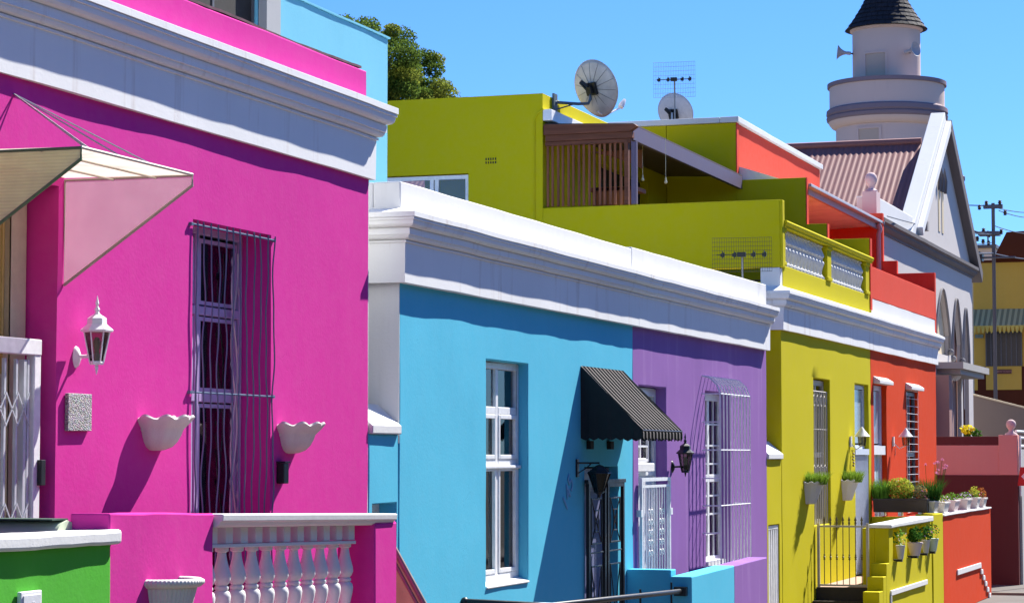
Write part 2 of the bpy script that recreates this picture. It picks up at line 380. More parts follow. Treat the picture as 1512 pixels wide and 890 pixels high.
def frame_bars(mb, x0, x1, z0, z1, y, d, w, vs=(), hs=(), mw=None):
    mw = mw or w
    mb.box(x0, x0+w, y, y+d, z0, z1); mb.box(x1-w, x1, y, y+d, z0, z1)
    mb.box(x0+w, x1-w, y, y+d, z0, z0+w); mb.box(x0+w, x1-w, y, y+d, z1-w, z1)
    for x in vs: mb.box(x-mw/2, x+mw/2, y+.004, y+d-.004, z0+w, z1-w)
    e = sorted([x0+w]+[q for x in vs for q in (x-mw/2, x+mw/2)]+[x1-w])
    for h in hs:
        for i in range(0, len(e)-1, 2): mb.box(e[i], e[i+1], y+.002, y+d-.002, h-mw/2, h+mw/2)
def curtain(mb, x0, x1, z0, z1, y, amp=.02, wl=.09):
    n = max(6, int((x1-x0)/wl*6)); vs = []
    for i in range(n+1):
        x = x0+(x1-x0)*i/n; yy = y+amp*math.sin(x/wl*6.28)+amp*.5*math.sin(x/wl*2.9)
        vs += [(x, yy, z0), (x, yy, z1)]
    return mb.add(vs, [(2*i, 2*i+2, 2*i+3, 2*i+1) for i in range(n)])
def blades(mb, c, n, r, h, w=.012, lean=.5, rnd=random):
    for _ in range(n):
        a = rnd.uniform(0, 2*PI); rr = r*math.sqrt(rnd.random()); p = Vector((c[0]+rr*math.cos(a), c[1]+rr*math.sin(a), c[2]))
        b = rnd.uniform(0, 2*PI); L = h*rnd.uniform(.5, 1.1); o = Vector((math.cos(b), math.sin(b), 0)); s = o.cross(Vector((0,0,1)))*w
        out = (Vector((rr*math.cos(a), rr*math.sin(a), 0))/max(r, .01))*lean*.5+o*lean*rnd.uniform(.1, .6)
        p1 = p+Vector((0,0,L*.6))+out*L*.35; p2 = p+Vector((0,0,L))+out*L
        mb.add([p-s*.5, p+s*.5, p1+s*.5, p1-s*.5, p2], [(0,1,2,3), (3,2,4)])
def leaves(mb, c, n, rad, size, rnd=random, flat=0):
    for _ in range(n):
        while True:
            d = Vector((rnd.uniform(-1,1), rnd.uniform(-1,1), rnd.uniform(-1,1)))
            if .05 < d.length < 1: break
        p = Vector(c)+Vector((d.x*rad[0], d.y*rad[1], d.z*rad[2]))
        a = Vector((rnd.gauss(0,1), rnd.gauss(0,1), rnd.gauss(0,1))).normalized(); b = a.orthogonal().normalized(); q = a.cross(b); s = size*rnd.uniform(.6, 1.3)
        mb.add([p-b*s*.5, p-q*s*.28, p+b*s*.5, p+q*s*.28], [(0,1,2,3)])

# ================================================================== SETTING
mb = MB(); mb.box(-60, 700, -300, 300, -.6, .30)
gm = stucco('asphalt_road', (.075, .071, .066), var=.25, stain=.3, rough=.9, streak=.1)
struct(mb.build('road', gm))
mb = MB(); rough_box(mb, -20, 49.4, 5.2, 7.55, .304, G, step=.6, amp=.004)
pm = stucco('paved_stone', (.15, .14, .13), var=.35, stain=.6, rough=.9, streak=.2, coarse=.6)
struct(mb.build('pavement', pm, bevel=.01))
mb = MB(); rough_box(mb, 49.9, 160, 4.5, 40, .304, .47, step=1.2, amp=.012)
struct(mb.build('side_street_pavement', pm))
mb = MB(); rough_box(mb, 49.70, 49.88, 4.5, 7.0, .304, .49, step=.3, amp=.006)
struct(mb.build('kerb', stucco('worn_kerb_stone', (.20, .18, .15), var=.3, stain=.6), bevel=.02))
mb = MB(); mb.box(-40, 160, -8.49, -6.5, .304, .45); struct(mb.build('far_pavement', pm))

# unseen houses added across the street to block the low sky
OPP = [(-16, -4, 8.6, (.30,.20,.09), 'ochre'), (-4, 7, 9.4, (.10,.16,.20), 'slate blue'), (7, 19, 8.8, (.20,.07,.05), 'brick red'), (19, 31, 9.6, (.12,.17,.08), 'olive green'), (31, 44, 8.9, (.28,.22,.15), 'sand'), (44, 57, 9.5, (.13,.10,.15), 'mauve grey')]
for x0, x1, h, c, nm in OPP:
    t = thing('sky_blocking_house', nm+' unseen two storey house added across the street to block low sky', 'house', ((x0+x1)/2, -8.5, G), 'unseen houses added to block the low sky')
    op = []
    for i in range(4):
        xa = x0+1+i*(x1-x0-2.2)/3.6; op += [(xa, xa+1.1, 1.6, 3.6), (xa, xa+1.1, 5.2, 7.2)]
    mm = stucco('opposite_plaster_'+nm.replace(' ', '_'), c)
    mb = MB(); wall_x(mb, x0+.01, x1-.01, G, h, -8.8, .3, op, step=2.0); mb.build('front_wall', mm, t)
    mb = MB(); mb.box(x0+.01, x1-.01, -18, -8.9, h-.4, h-.2); mb.box(x0+.01, x0+.3, -18, -8.81, G, h-.41); mb.box(x1-.3, x1-.01, -18, -8.81, G, h-.41); mb.build('side_wall', mm, t)
    for a, b, c_, d_ in op: mb = MB(); mb.box(a, b, -8.7, -8.66, c_, d_); mb.build('window', paint('dark_window', (.015,.018,.02), .3), t)

# ================================================================== PINK HOUSE
pk = thing('terraced_house', 'bright magenta pink house with deep white cornice at the left, nearest the viewer', 'house', (14.5, D, G), 'terraced houses in the street')
gX0 = 15.23; gX1 = 16.56
w1 = (11.75, 13.33, .9, 5.0); w2 = (gX0, gX1, 1.9, 4.97)
mb = MB(); wall_x(mb, 10.2, 18.505, G, 5.95, D, .30, [w1, w2], seed=1); mb.build('front_wall', PINK, pk, smooth=40)
mb = MB(); mb.box(18.506, 18.53, D+.008, D+.30, G, 5.95); mb.build('corner_edge', WHIT, pk)
mb = MB(); house_shell(mb, 10.2, 18.53, D+.302, 15, 6.1); mb.build('side_wall', WHIT, pk)
prof = moulding(5.612, 5.945, 6.235, .04, .187, 6.30)
mb = MB(); cornice(mb, 10.2, 18.53, prof, D, D+.25, rret=True, seed=2); mb.build('cornice', MSOF, pk, smooth=22)
mb = MB(); rough_box(mb, 10.2, 18.5, D+.02, D+.24, 6.25, 6.53, amp=.007, seed=4); mb.build('parapet', PINK, pk, bevel=.012, smooth=40)
mb = MB(); rough_box(mb, 10.2, 18.40, D+.03, D+.30, 6.533, 6.552, amp=.014, step=.10, seed=5); mb.build('parapet_flashing', paint('rusty_flashing', (.10, .03, .05), .8, 0, .4, 8), pk)
# sash window with lilac joinery, teal and brown hangings
wy = D+.24
mb = MB(); frame_bars(mb, gX0-.03, gX1-.005, 1.9, 4.97, wy, .06, .05, vs=[15.80], hs=[4.36, 3.72], mw=.065)
wn = mb.build('window', LILAC, pk, bevel=.006)
for a, b in ((15.275, 15.757), (15.843, 16.48)):
    for c, d in ((1.98, 3.675), (3.765, 4.315), (4.405, 4.892)):
        mb = MB(); mb.box(a, b, wy+.028, wy+.034, c, d); mb.build('pane', GLS, wn)
        mb = MB(); frame_bars(mb, a, b, c, d, wy+.012, .03, .028); mb.build('sash', LILAC, wn)
mb = MB(); curtain(mb, 15.25, 15.75, 4.0, 4.9, wy+.12); curtain(mb, 15.95, 16.15, 4.3, 4.9, wy+.12); mb.build('curtain', TEALC, wn)
mb = MB(); curtain(mb, 16.15, 16.5, 1.95, 4.9, wy+.14); curtain(mb, 15.9, 16.2, 1.95, 3.2, wy+.2); mb.build('curtain', BROWNC, wn)
mb = MB(); rr = random.Random(5)   # twining vine ornament in front of the glass
for q in (0, 2.1):
    mb.tube([(16.36+.055*math.sin(z*5.2+q), wy-.03, z) for z in [2.0+.06*i for i in range(48)]], .007, 5)
for z in [2.0+.11*i for i in range(26)]:
    x = 16.36+rr.choice((-1, 1))*.06; a = Vector((x, wy-.035, z)); mb.add([a+Vector((-.02,0,0)), a+Vector((0,0,-.04)), a+Vector((.02,0,0)), a+Vector((0,0,.04))], [(0,1,2,3)])
mb.build('vine_ornament', paint('silver_ornament', (.6, .6, .58), .35, .4), wn)
# wavy security grille
mb = MB(); gy = D-.022
for i in range(12):
    x = gX0+.02+(gX1-gX0-.02)*i/11; ph = rr.uniform(0, 6.28); k = rr.uniform(.8, 1.3); am = rr.uniform(.006, .020)
    mb.tube([(x+am*math.sin(z*5.5*k+ph)+am*.5*math.sin(z*13+ph), gy, z) for z in [1.9+.06*j for j in range(52)]], .0062, 6)
for z in (4.93, 3.74): mb.tube([(gX0-.06, gy+.006, z), (gX1+.03, gy+.006, z)], .008, 6)
for z in (4.93, 3.74):
    for x in (gX0-.05, gX1+.02): mb.box(x-.015, x+.015, gy, D+.02, z-.012, z+.012)
gr = mb.build('security_grille', GIRON, pk, smooth=60)
# door recess: frame, trellis gate, transom
dr = MB(); frame_bars(dr, 11.75, 13.29, .9, 5.0, D+.20, .08, .20, hs=[3.95], mw=.16); dp = dr.build('door_frame', BEIGE, pk, bevel=.008)
mb = MB(); mb.box(11.95, 13.09, D+.23, D+.27, .9, 3.87); mb.build('door_panel', BEIGE, dp)
mb = MB()
for x in (12.35, 12.7): mb.box(x-.02, x+.02, D+.225, D+.229, .95, 3.8)
for z in (1.7, 2.6, 3.3): mb.box(11.97, 13.07, D+.224, D+.228, z-.03, z+.03)
mb.build('door_moulding', paint('cream_trim', (.62, .56, .46), .5), dp)
mb = MB(); mb.box(12.98, 13.0, D+.19, D+.2, 3.8, 4.9); mb.box(11.95, 13.09, D+.24, D+.25, 4.03, 4.8); mb.build('transom_pane', paint('ochre_blind', (.42, .30, .10), .6), dp)
mb = MB()   # tilted white lattice leaning in the transom
for i in range(4):
    a = Vector((12.32+.12*i, D+.14, 3.98)); b = a+Vector((-.25, .02, .93)); mb.tube([a, b], .014, 6)
for j in range(7):
    s = .06+.14*j; a = Vector((12.32, D+.13, 3.98))+Vector((-.25,.02,.93))*s; mb.tube([a, a+Vector((.40, 0, 0))], .012, 6)
mb.build('transom_lattice', WPNT, dp)
mb = MB(); gz0, gz1 = .9, 4.02
mb.box(13.13, 13.21, D+.04, D+.10, gz0, gz1-.10); mb.box(11.8, 13.21, D+.035, D+.105, gz1-.10, gz1); mb.box(11.8, 11.88, D+.04, D+.10, gz0, gz1-.10)
gt = mb.build('gate_frame', WPNT, pk, bevel=.006)
mb = MB()
for i in range(9):
    x = 11.98+i*.138; mb.box(x-.011, x+.011, D+.055, D+.075, gz0, gz1-.13)
mb.box(13.02, 13.05, D+.05, D+.09, gz0, gz1-.13)
for zc in (3.58, 2.90, 1.4):
    for i in range(8):
        x = 11.98+i*.138
        for s in (-1, 1): mb.prism([(x, D+.05, zc-s*.10-.008), (x+.138, D+.05, zc+s*.10-.008), (x+.138, D+.05, zc+s*.10+.008), (x, D+.05, zc-s*.10+.008)], (0, -.006, 0))
mb.build('trellis', paint('grey_white_steel', (.55, .57, .60), .4, .2), gt)
p = fy(58, 695, D+.05); mb = MB(); mb.box(p.x-.045, p.x+.01, D+.01, D+.05, p.z-.09, p.z+.07); mb.build('lock', BIRON, gt, bevel=.004)

# canopy over the pink door
cn = thing('door_canopy', 'clear corrugated door canopy with triangular cheeks hung by wires on the pink wall', 'canopy', (12.7, D, 5.03))
X0c, X1c, yc = 11.99, 13.4, 6.70
ps_r = poly_sheet('canopy_roof_sheet', (.80, .74, .66), 1, .30, 300, .85); ps_s = poly_sheet('canopy_cheek_sheet', (.58, .46, .50), 1, .70, 500, .6); ps_c = poly_sheet('canopy_cream_sheet', (.85, .85, .52), 2, .15, 330, .5)
mb = MB(); mb.hexa([(X0c,yc,5.045),(X1c,yc,5.045),(X1c,D-.002,5.06),(X0c,D-.002,5.06),(X0c,yc,5.051),(X1c,yc,5.051),(X1c,D-.002,5.066),(X0c,D-.002,5.066)]); mb.build('roof_sheet', ps_r, cn)
def cheek(x, mat, fm, lab):
    mb = MB(); mb.prism([(x, D-.004, 4.385), (x, yc, 4.985), (x, yc, 5.04), (x, D-.004, 5.04)], (.006, 0, 0)); c = mb.build('cheek', mat, cn, label=lab)
    mb = MB(); mb.tube([(x+.003, D-.004, 4.375), (x+.003, yc-.005, 4.98), (x+.003, yc-.005, 5.045), (x+.003, D-.004, 5.045), (x+.003, D-.004, 4.385)], .010, 6); mb.build('edge_trim', fm, c)
cheek(X0c, ps_c, paint('green_trim', (.10, .19, .07), .5), 'cream corrugated cheek with green edging')
cheek(X1c, ps_s, paint('taupe_trim', (.38, .30, .26), .5), 'milky pink cheek with grey edging')
mb = MB(); mb.tube([(X0c, yc-.005, 5.048), (X1c, yc-.005, 5.048)], .010, 6)
for y in (6.95, 7.25): mb.tube([(X0c, y, 5.035), (X1c, y, 5.035)], .007, 6)
mb.build('roof_batten', paint('cream_trim', (.62, .56, .46), .5), cn)
mb = MB(); a = Vector((12.766, D, 5.51))
for b in ((12.95, 6.85, 5.06), (13.1, 6.78, 5.06), (12.45, 6.85, 5.06), (12.3, 6.78, 5.06)): mb.tube([a, b], .005, 5)
mb.build('stay_wire', GALV, cn)

# lantern designs
def lantern_a(root, c, wall, mat, s=1.0, name_plate=True):
    """carriage lantern on a bracket: back plate on the wall, arm, tapering six-sided glass body"""
    c = Vector(c); wx, wy_, wz = wall
    mb = MB(); mb.lathe((0,0,0), [(.001,0),(.05,0),(.045,.012),(.03,.022),(.018,.03),(.001,.032)], 16)
    tf = Matrix.Translation((wx, wy_, wz)) @ Matrix.Rotation(PI/2, 4, 'X') @ Matrix.Diagonal((s*.8, s*1.35, s, 1))
    mb.build('back_plate', mat, root, smooth=40, tf=tf)
    base = c.z-.17*s
    mb = MB(); mb.tube([(wx, wy_, wz), (wx+(c.x-wx)*.5, (wy_+c.y)/2, wz+.004), (c.x, c.y, wz)], .011*s, 8)
    mb.lathe((c.x, c.y, 0), [(.001, wz-.11*s),(.006*s, wz-.09*s),(.012*s, wz-.06*s),(.006*s, wz-.045*s),(.02*s, wz-.02*s),(.022*s, wz+.01*s),(.012*s, wz+.03*s),(.014*s, base-.01)], 12)
    mb.build('bracket', mat, root, smooth=40)
    b = MB(); b.lathe((c.x, c.y, base), [(.04*s, -.012*s),(.045*s, 0),(.04*s, .01*s)], 6); n = 6
    for k in range(n):
        q = 2*PI*k/n
        b.tube([(c.x+.042*s*math.cos(q), c.y+.042*s*math.sin(q), base+.005), (c.x+.078*s*math.cos(q), c.y+.078*s*math.sin(q), base+.19*s)], .005*s, 5)
    b.lathe((c.x, c.y, base), [(.082*s, .185*s),(.098*s, .19*s),(.10*s, .20*s),(.07*s, .225*s),(.06*s, .235*s),(.058*s, .27*s),(.045*s, .28*s),(.02*s, .295*s),(.012*s, .31*s),(.018*s, .325*s),(.006*s, .345*s),(.012*s, .36*s),(.001, .41*s)], 6)
    fr = b.build('lantern_cage', mat, root)
    g = MB(); g.lathe((c.x, c.y, base), [(.038*s, .004),(.073*s, .186*s)], 6); g.build('glass', LGLS, fr)
    h = MB(); h.lathe((c.x, c.y, base), [(.016*s, 0),(.016*s, .08*s),(.022*s, .1*s),(.024*s, .13*s),(.01*s, .155*s)], 10); h.build('bulb', paint('pearl_bulb', (.7, .68, .6), .4), fr)
p = fy(112, 527, D)
t = thing('wall_lantern', 'white carriage lantern on the pink wall above the mottled plaque', 'wall lamp', p, 'carriage lanterns on the facades')
lantern_a(t, (p.x, D-.15, p.z+.14), (p.x, D, p.z), WPNT, 1.05)
p = fy(992, 689, D)
t = thing('wall_lantern', 'black carriage lantern on the purple wall beside the white gate', 'wall lamp', p, 'carriage lanterns on the facades')
lantern_a(t, (p.x, D-.17, p.z+.14), (p.x, D, p.z), BIRON, 1.15)

# mottled plaque, black box
p0 = fy(97, 580, D); p1 = fy(128, 634, D)
mb = MB(); rough_box(mb, 13.435, 13.74, D-.028, D-.002, 3.45, 3.69, step=.05, amp=.004)
m, t_, pr = base_mat('pebble_mosaic', (.4, .35, .3), .8); g = N(t_, 'ShaderNodeNewGeometry'); vo = N(t_, 'ShaderNodeTexVoronoi', Scale=95.0); t_.links.new(g.outputs['Position'], vo.inputs['Vector'])
cr = N(t_, 'ShaderNodeValToRGB'); e = cr.color_ramp.elements; e[0].color = (.32,.26,.23,1); e[1].color = (.09,.055,.05,1); e[0].position = .25; e[1].position = .6; t_.links.new(vo.outputs['Distance'], cr.inputs[0])
vs_ = N(t_, 'ShaderNodeMix', data_type='RGBA'); vs_.inputs[0].default_value = .35; t_.links.new(cr.outputs[0], vs_.inputs[6]); t_.links.new(vo.outputs['Color'], vs_.inputs[7])
hs = N(t_, 'ShaderNodeHueSaturation', Saturation=.35); t_.links.new(vs_.outputs[2], hs.inputs['Color']); t_.links.new(hs.outputs[0], pr.inputs['Base Color'])
bp = N(t_, 'ShaderNodeBump', Strength=.8, Distance=.01, invert=True); t_.links.new(vo.outputs['Distance'], bp.inputs['Height']); t_.links.new(bp.outputs[0], pr.inputs['Normal'])
tag(mb.build('wall_plaque', m, bevel=.004), 'square mottled pebble plaque on the pink wall below the white lantern', 'plaque')
p = fy(412, 697, D)
t = thing('letter_box', 'small black box fixed to the pink wall under the right shell planter', 'box', p)
mb = MB(); mb.box(p.x-.05, p.x+.04, D-.065, D-.001, p.z-.085, p.z+.07); mb.build('body', BIRON, t, bevel=.006)
mb = MB(); mb.box(p.x-.055, p.x+.045, D-.075, D-.001, p.z+.071, p.z+.085); mb.build('lid', BIRON, t, bevel=.004)

# scalloped shell planters
def shell_planter(p, lab):
    t = thing('wall_planter', lab, 'wall planter', p, 'scalloped planters on the pink wall')
    def rim(r, z, q):
        k = max(0, (z+.02)/.10); sc = math.cos(q*11)
        return (r*(1+.09*k*sc+.018*(1-min(1,k))*sc), z+.022*k*math.cos(q*11+.6))
    mb = MB(); out = [(.02,-.19),(.07,-.185),(.12,-.165),(.155,-.13),(.18,-.085),(.195,-.045),(.215,-.025),(.24,.0),(.262,.03),(.25,.042),(.21,.03),(.18,-.02)]
    mb.lathe(p, out, 66, PI, 2*PI, rim=lambda r, z, q: rim(r, z, q))
    mb.prism([(p.x-.06,D-.001,p.z-.185),(p.x+.06,D-.001,p.z-.185),(p.x+.2,D-.001,p.z-.05),(p.x+.2,D-.001,p.z+.01),(p.x-.2,D-.001,p.z+.01),(p.x-.2,D-.001,p.z-.05)], (0,-.012,0))
    mb.build('bowl', WCER, t, smooth=50)
    mb = MB(); mb.lathe(p, [(.001,-.02),(.185,-.015)], 24, PI, 2*PI); mb.build('soil', SOIL, t)
    mb = MB(); r2 = random.Random(int(p.x*10)); leaves(mb, (p.x-.05, p.y-.08, p.z+.01), 14, (.05,.04,.03), .05, r2); mb.build('dry_plant', leafmat('dry_leaf', (.16,.11,.05)), t)
shell_planter(fy(228, 624, D), 'white scalloped shell planter on the pink wall left of the barred window')
shell_planter(fy(428, 633, D), 'white scalloped shell planter on the pink wall right of the barred window')

# front garden walls of the pink and green houses
yw = 6.6
t = thing('boundary_wall', 'bright green low wall with white coping at the bottom left corner', 'low wall', (11, yw, G), 'front walls of the stoeps')
mb = MB(); rough_box(mb, 8.2, 12.22, yw, yw+.24, G, 2.80, zb1=2.795, amp=.005, seed=3); mb.build('wall_body', GREEN, t, bevel=.012, smooth=40)
mb = MB(); rough_box(mb, 8.2, 12.28, yw-.045, yw+.28, 2.80, 2.885, zb1=2.87, zb0=2.786, amp=.008, step=.12, seed=8); mb.build('coping', WHIT, t, bevel=.02, smooth=45)
p = fy(22, 878, yw)
t = thing('meter_box', 'small white meter cover set in the green wall', 'meter box', p)
mb = MB(); mb.box(11.18, 11.40, yw-.03, yw-.004, 2.3, 2.575); mb.build('case', WPNT, t, bevel=.006)
mb = MB(); mb.box(11.20, 11.38, yw-.036, yw-.031, 2.32, 2.555); lid = mb.build('cover', paint('pale_grey_plastic', (.62,.63,.66), .5), t, bevel=.003)
mb = MB(); mb.lathe((0,0,0), [(.02,0),(.02,.004),(.015,.006)], 16); mb.build('emblem', paint('grey_plastic', (.4,.4,.42), .5), t, tf=Matrix.Translation((11.3, yw-.036, 2.50)) @ Matrix.Rotation(PI/2, 4, 'X'))
t = thing('coping_block', 'pale green rounded coping stone between the green and pink low walls', 'coping stone', (11.9, yw+.3, 2.88))
mb = MB(); a = fx(84, 778, 12.35); b = fx(146, 778, 12.35)
y0_, y1_ = 6.62+.25, 7.42
mb.prism([(12.06, y1_, 2.80), (12.30, y1_, 2.80), (12.31, y1_, 2.86), (12.27, y1_, 2.905), (12.2, y1_, 2.925), (12.12, y1_, 2.905), (12.06, y1_, 2.85)], (0, y0_-y1_, 0)); mb.build('block', stucco('pale_green_paint', (.50,.58,.42), var=.08), t, smooth=50)
mb = MB(); mb.box(12.04, 12.22, y0_+.01, y1_, 2.926, 2.935); mb.build('felt_strip', paint('dark_green_felt', (.03,.07,.05), .9), t)

t = thing('boundary_wall', 'pink low wall with white balustrade in front of the magenta house', 'low wall', (14, yw, G), 'front walls of the stoeps')
mb = MB(); rough_box(mb, 12.245, 13.61, yw+.02, yw+.28, G, 2.965, zb1=2.935, amp=.012, step=.13, seed=11); mb.build('wall_body', PINK, t, bevel=.012, smooth=45)
mb = MB(); rough_box(mb, 13.615, 16.2, yw+.03, yw+.25, G, 2.02, amp=.005, seed=12); mb.build('plinth', PINK, t, smooth=40)
mb = MB(); rough_box(mb, 16.2, 16.62, yw-.01, yw+.29, G, 2.80, amp=.004, seed=13)
mb.prism([(16.2,yw-.01,2.80),(16.62,yw-.01,2.80),(16.58,yw+.03,2.84),(16.24,yw+.03,2.84)], (0,.26,0)); mb.build('pier', PINK, t, bevel=.01, smooth=40)
def zr(x): return 2.93-.022*(x-13.6)   # rail top falls gently with the street
mb = MB(); prf = [(.0,-.20),(-.01,-.085),(-.035,-.07),(-.045,-.05),(-.065,-.045),(-.07,-.005),(-.055,.0),(.30,.0),(.31,-.045),(.285,-.05),(.27,-.085)]
pts = [(13.62, yw+.03+a*.9, zr(13.62)+b) for a, b in prf[1:]]; q = [(16.58, yw+.03+a*.9, zr(16.58)+b) for a, b in prf[1:]]
n = len(pts); mb.add(pts+q, [tuple(range(n)), tuple(range(2*n-1, n-1, -1))]+[(i, (i+1) % n, n+(i+1) % n, n+i) for i in range(n)])
mb.build('handrail', WHIT, t, bevel=.005, smooth=40)
BAL = [(.062,-.58),(.062,-.54),(.045,-.53),(.05,-.515),(.034,-.50),(.032,-.46),(.036,-.42),(.046,-.37),(.057,-.32),(.061,-.285),(.054,-.258),(.038,-.244),(.046,-.236),(.046,-.222),(.036,-.214),(.050,-.198),(.061,-.170),(.058,-.138),(.046,-.095),(.036,-.055),(.030,-.022),(.029,-.002),(.045,.006),(.045,.028),(.034,.036),(.034,.05)]
mb0 = MB(); mb0.lathe((0,0,0), BAL, 20)
bm0 = None
for i in range(11):
    x = 13.73+i*.2255; z = zr(x)-.245
    if bm0 is None:
        bm0 = mb0.build('baluster', WHIT, None, smooth=40); bm0.parent = t; o = bm0
    else:
        o = bm0.copy(); COL.objects.link(o)
    o.location = Vector((x, yw+.14, z))-t.location
mb = MB()
for i in range(11):
    x = 13.73+i*.2255; mb.sbox(x-.052, x+.052, yw+.085, yw+.195, zr(x)-.19, zr(x)-.086, zr(x)-.192, zr(x)-.088)
mb.sbox(13.62, 16.04, yw+.075, yw+.205, zr(13.62)-.215, zr(13.62)-.192, zr(16.2)-.215, zr(16.2)-.192)
mb.build('baluster_cap_strip', WHIT, t, bevel=.004)
# ribbed half pot on the pink low wall
p = fy(258, 856, yw+.02); p.z = 2.565; p.x -= .16
t = thing('wall_planter', 'ribbed white half pot with rolled rim on the pink low wall', 'wall planter', p)
mb = MB(); mb.lathe((p.x, yw+.015, p.z), [(.08,-.30),(.13,-.27),(.165,-.19),(.188,-.10),(.20,-.055)], 96, PI, 2*PI, rim=lambda r, z, q: (r*(1+.016*math.cos(q*44)), z)); bo = mb.build('body', WCER, t, smooth=60)
mb = MB(); mb.lathe((p.x, yw+.015, p.z), [(.195,-.055),(.22,-.05),(.245,-.028),(.243,-.010),(.22,.002),(.195,-.006),(.185,-.03)], 120, PI, 2*PI, rim=lambda r, z, q: (r*(1+.012*math.cos(q*60)), z)); mb.build('rim', WCER, t, smooth=60)
mb = MB(); mb.lathe((p.x, yw+.015, p.z), [(.001,-.03),(.19,-.03)], 24, PI, 2*PI); mb.build('soil', SOIL, t)
# sloping rail panel between pink pier and blue wall
a = fx(580, 805, 17.0); b = fx(640, 915, 17.0)
t = thing('stair_rail', 'inclined rusty pink infill panel in a grey metal frame beside the pink pier', 'stair rail', (17.0, a.y, G))
mb = MB(); mb.prism([(17.0, a.y, a.z-.03), (17.0, b.y, b.z-.03), (17.0, b.y, G), (17.0, a.y+.05, G)], (.008,0,0)); mb.build('infill_panel', poly_sheet('rusty_infill', (.42,.22,.19), 1, .15, 40), t)
mb = MB(); mb.tube([a, b], .022, 8); o_ = Vector((0,0,-.10)); mb.tube([a+o_, b+o_], .014, 8); mb.tube([b, (b.x, b.y, G)], .02, 8); mb.build('handrail', paint('brown_grey_metal', (.22,.17,.15), .5, .3), t, smooth=60)

# ================================================================== ALLEY WALLS
def alley(x0, x1, mat, ztop, zgate, lab, gx, xe):
    t = thing('alley_wall', lab, 'wall', (x0, D, G), 'walls closing the alleys')
    mb = MB(); wall_x(mb, x0+.003, x1-.003, G, ztop, D+.004, .24, [(gx[0], gx[1], .9, zgate)], seed=31); mb.build('wall_body', mat, t, bevel=.01, smooth=40)
    mb = MB(); mb.prism([(x0+.01, D-.03, ztop), (x0+.01, D-.03, ztop+.07), (x0+.01, D+.19, ztop+.26), (x0+.01, D+.27, ztop+.26), (x0+.01, D+.27, ztop)], (x1-x0-.02, 0, 0)); mb.build('coping', WHIT, t, bevel=.01)
    mb = MB(); frame_bars(mb, gx[0]+.01, gx[1]-.01, .9, zgate-.01, D+(.16 if x0 < 30 else .02), .05, .05, vs=[gx[0]+(gx[1]-gx[0])*k/5 for k in range(1, 5)]); mb.build('gate', WPNT, t)
alley(18.535, 19.217, BLUE, 3.475, 2.885, 'blue alley wall with white sloped coping between the pink and blue houses', (18.62, 19.17), 0)
alley(33.49, 34.477, YELL, 3.235, 2.29, 'yellow alley wall with white sloped coping between the purple and yellow houses', (33.58, 34.3), 0)

# ================================================================== BLUE + PURPLE HOUSES
bprof = moulding(4.785, 5.13, 5.39, .08, .226, 5.445)
bl = thing('terraced_house', 'sky blue house with white pilaster corner and black awning over its door', 'house', (23, D, G), 'terraced houses in the street')
bw = (21.475, 22.74, 2.03, 4.208); bd = (24.66, 25.92, .9, 3.17)
mb = MB(); wall_x(mb, 19.225, 26.55, G, 5.2, D, .16, [bw, bd], seed=41); mb.build('front_wall', BLUE, bl, bevel=.01, smooth=40)
mb = MB(); house_shell(mb, 19.22, 26.549, D+.162, 14.5, 5.45); mb.build('side_wall', WHIT, bl)
mb = MB(); rough_box(mb, 19.214, 19.222, D+.001, D+.162, 3.4, 5.3, amp=.0, step=.5); mb.build('corner_pilaster', WHIT, bl)
mb = MB(); cornice(mb, 19.22, 26.55, bprof, D, D+.9, lret=True, seed=6); mb.build('cornice', MSOF, bl, smooth=22)
mb = MB(); rough_box(mb, 19.22, 26.5, D-.005, D+.25, 5.40, 5.675, zb1=5.68, amp=.004, seed=15); mb.build('parapet', WHIT, bl, bevel=.012, smooth=40)
mb = MB(); rough_box(mb, 19.22, 19.5, D+.251, D+3.0, 5.40, 5.672, amp=.004, seed=16); mb.build('side_parapet', WHIT, bl, bevel=.012, smooth=40)
y = D+.10
mb = MB(); frame_bars(mb, bw[0]+.005, bw[1]-.01, 2.08, 4.20, y, .06, .065, vs=[22.08], hs=[3.73, 3.22], mw=.075)
mb.box(bw[0]+.01, bw[1]-.015, y-.03, y+.0, 3.165, 3.195)
wn = mb.build('window', WPNT, bl, bevel=.006)
for a, b in ((21.545, 22.04), (22.12, 22.66)):
    for c, d in ((2.15, 3.18), (3.26, 3.69), (3.77, 4.13)):
        mb = MB(); mb.box(a, b, y+.03, y+.034, c, d); mb.build('pane', GLS, wn)
        if c < 3.7:
            mb = MB(); frame_bars(mb, a, b, c, d, y-.006, .034, .04); mb.build('sash', WPNT, wn, bevel=.005)
mb = MB(); mb.box(21.5, 22.7, y+.05, y+.06, 3.76, 4.15); mb.build('blind', paint('reflected_sky_blue', (.40,.55,.80), .5, 0, .05), wn)  # sheet coloured blue to stand for sky reflected in the top panes
mb = MB(); curtain(mb, 21.5, 21.95, 2.05, 3.75, y+.085, .012, .05); curtain(mb, 22.30, 22.7, 2.05, 3.75, y+.085, .015, .11); mb.build('curtain', CURT, wn)
mb = MB(); mb.box(21.95, 22.4, y+.22, y+.4, 2.1, 2.55); mb.build('window_seat', paint('grey_fabric', (.2,.2,.22), .9), wn)
mb = MB(); mb.prism([(bw[0]+.004, D-.015, 2.03), (bw[0]+.004, D-.015, 2.045), (bw[0]+.004, y, 2.085), (bw[0]+.004, y, 2.0)], (bw[1]-bw[0]-.008, 0, 0)); mb.build('window_sill', WHIT, bl, bevel=.004)
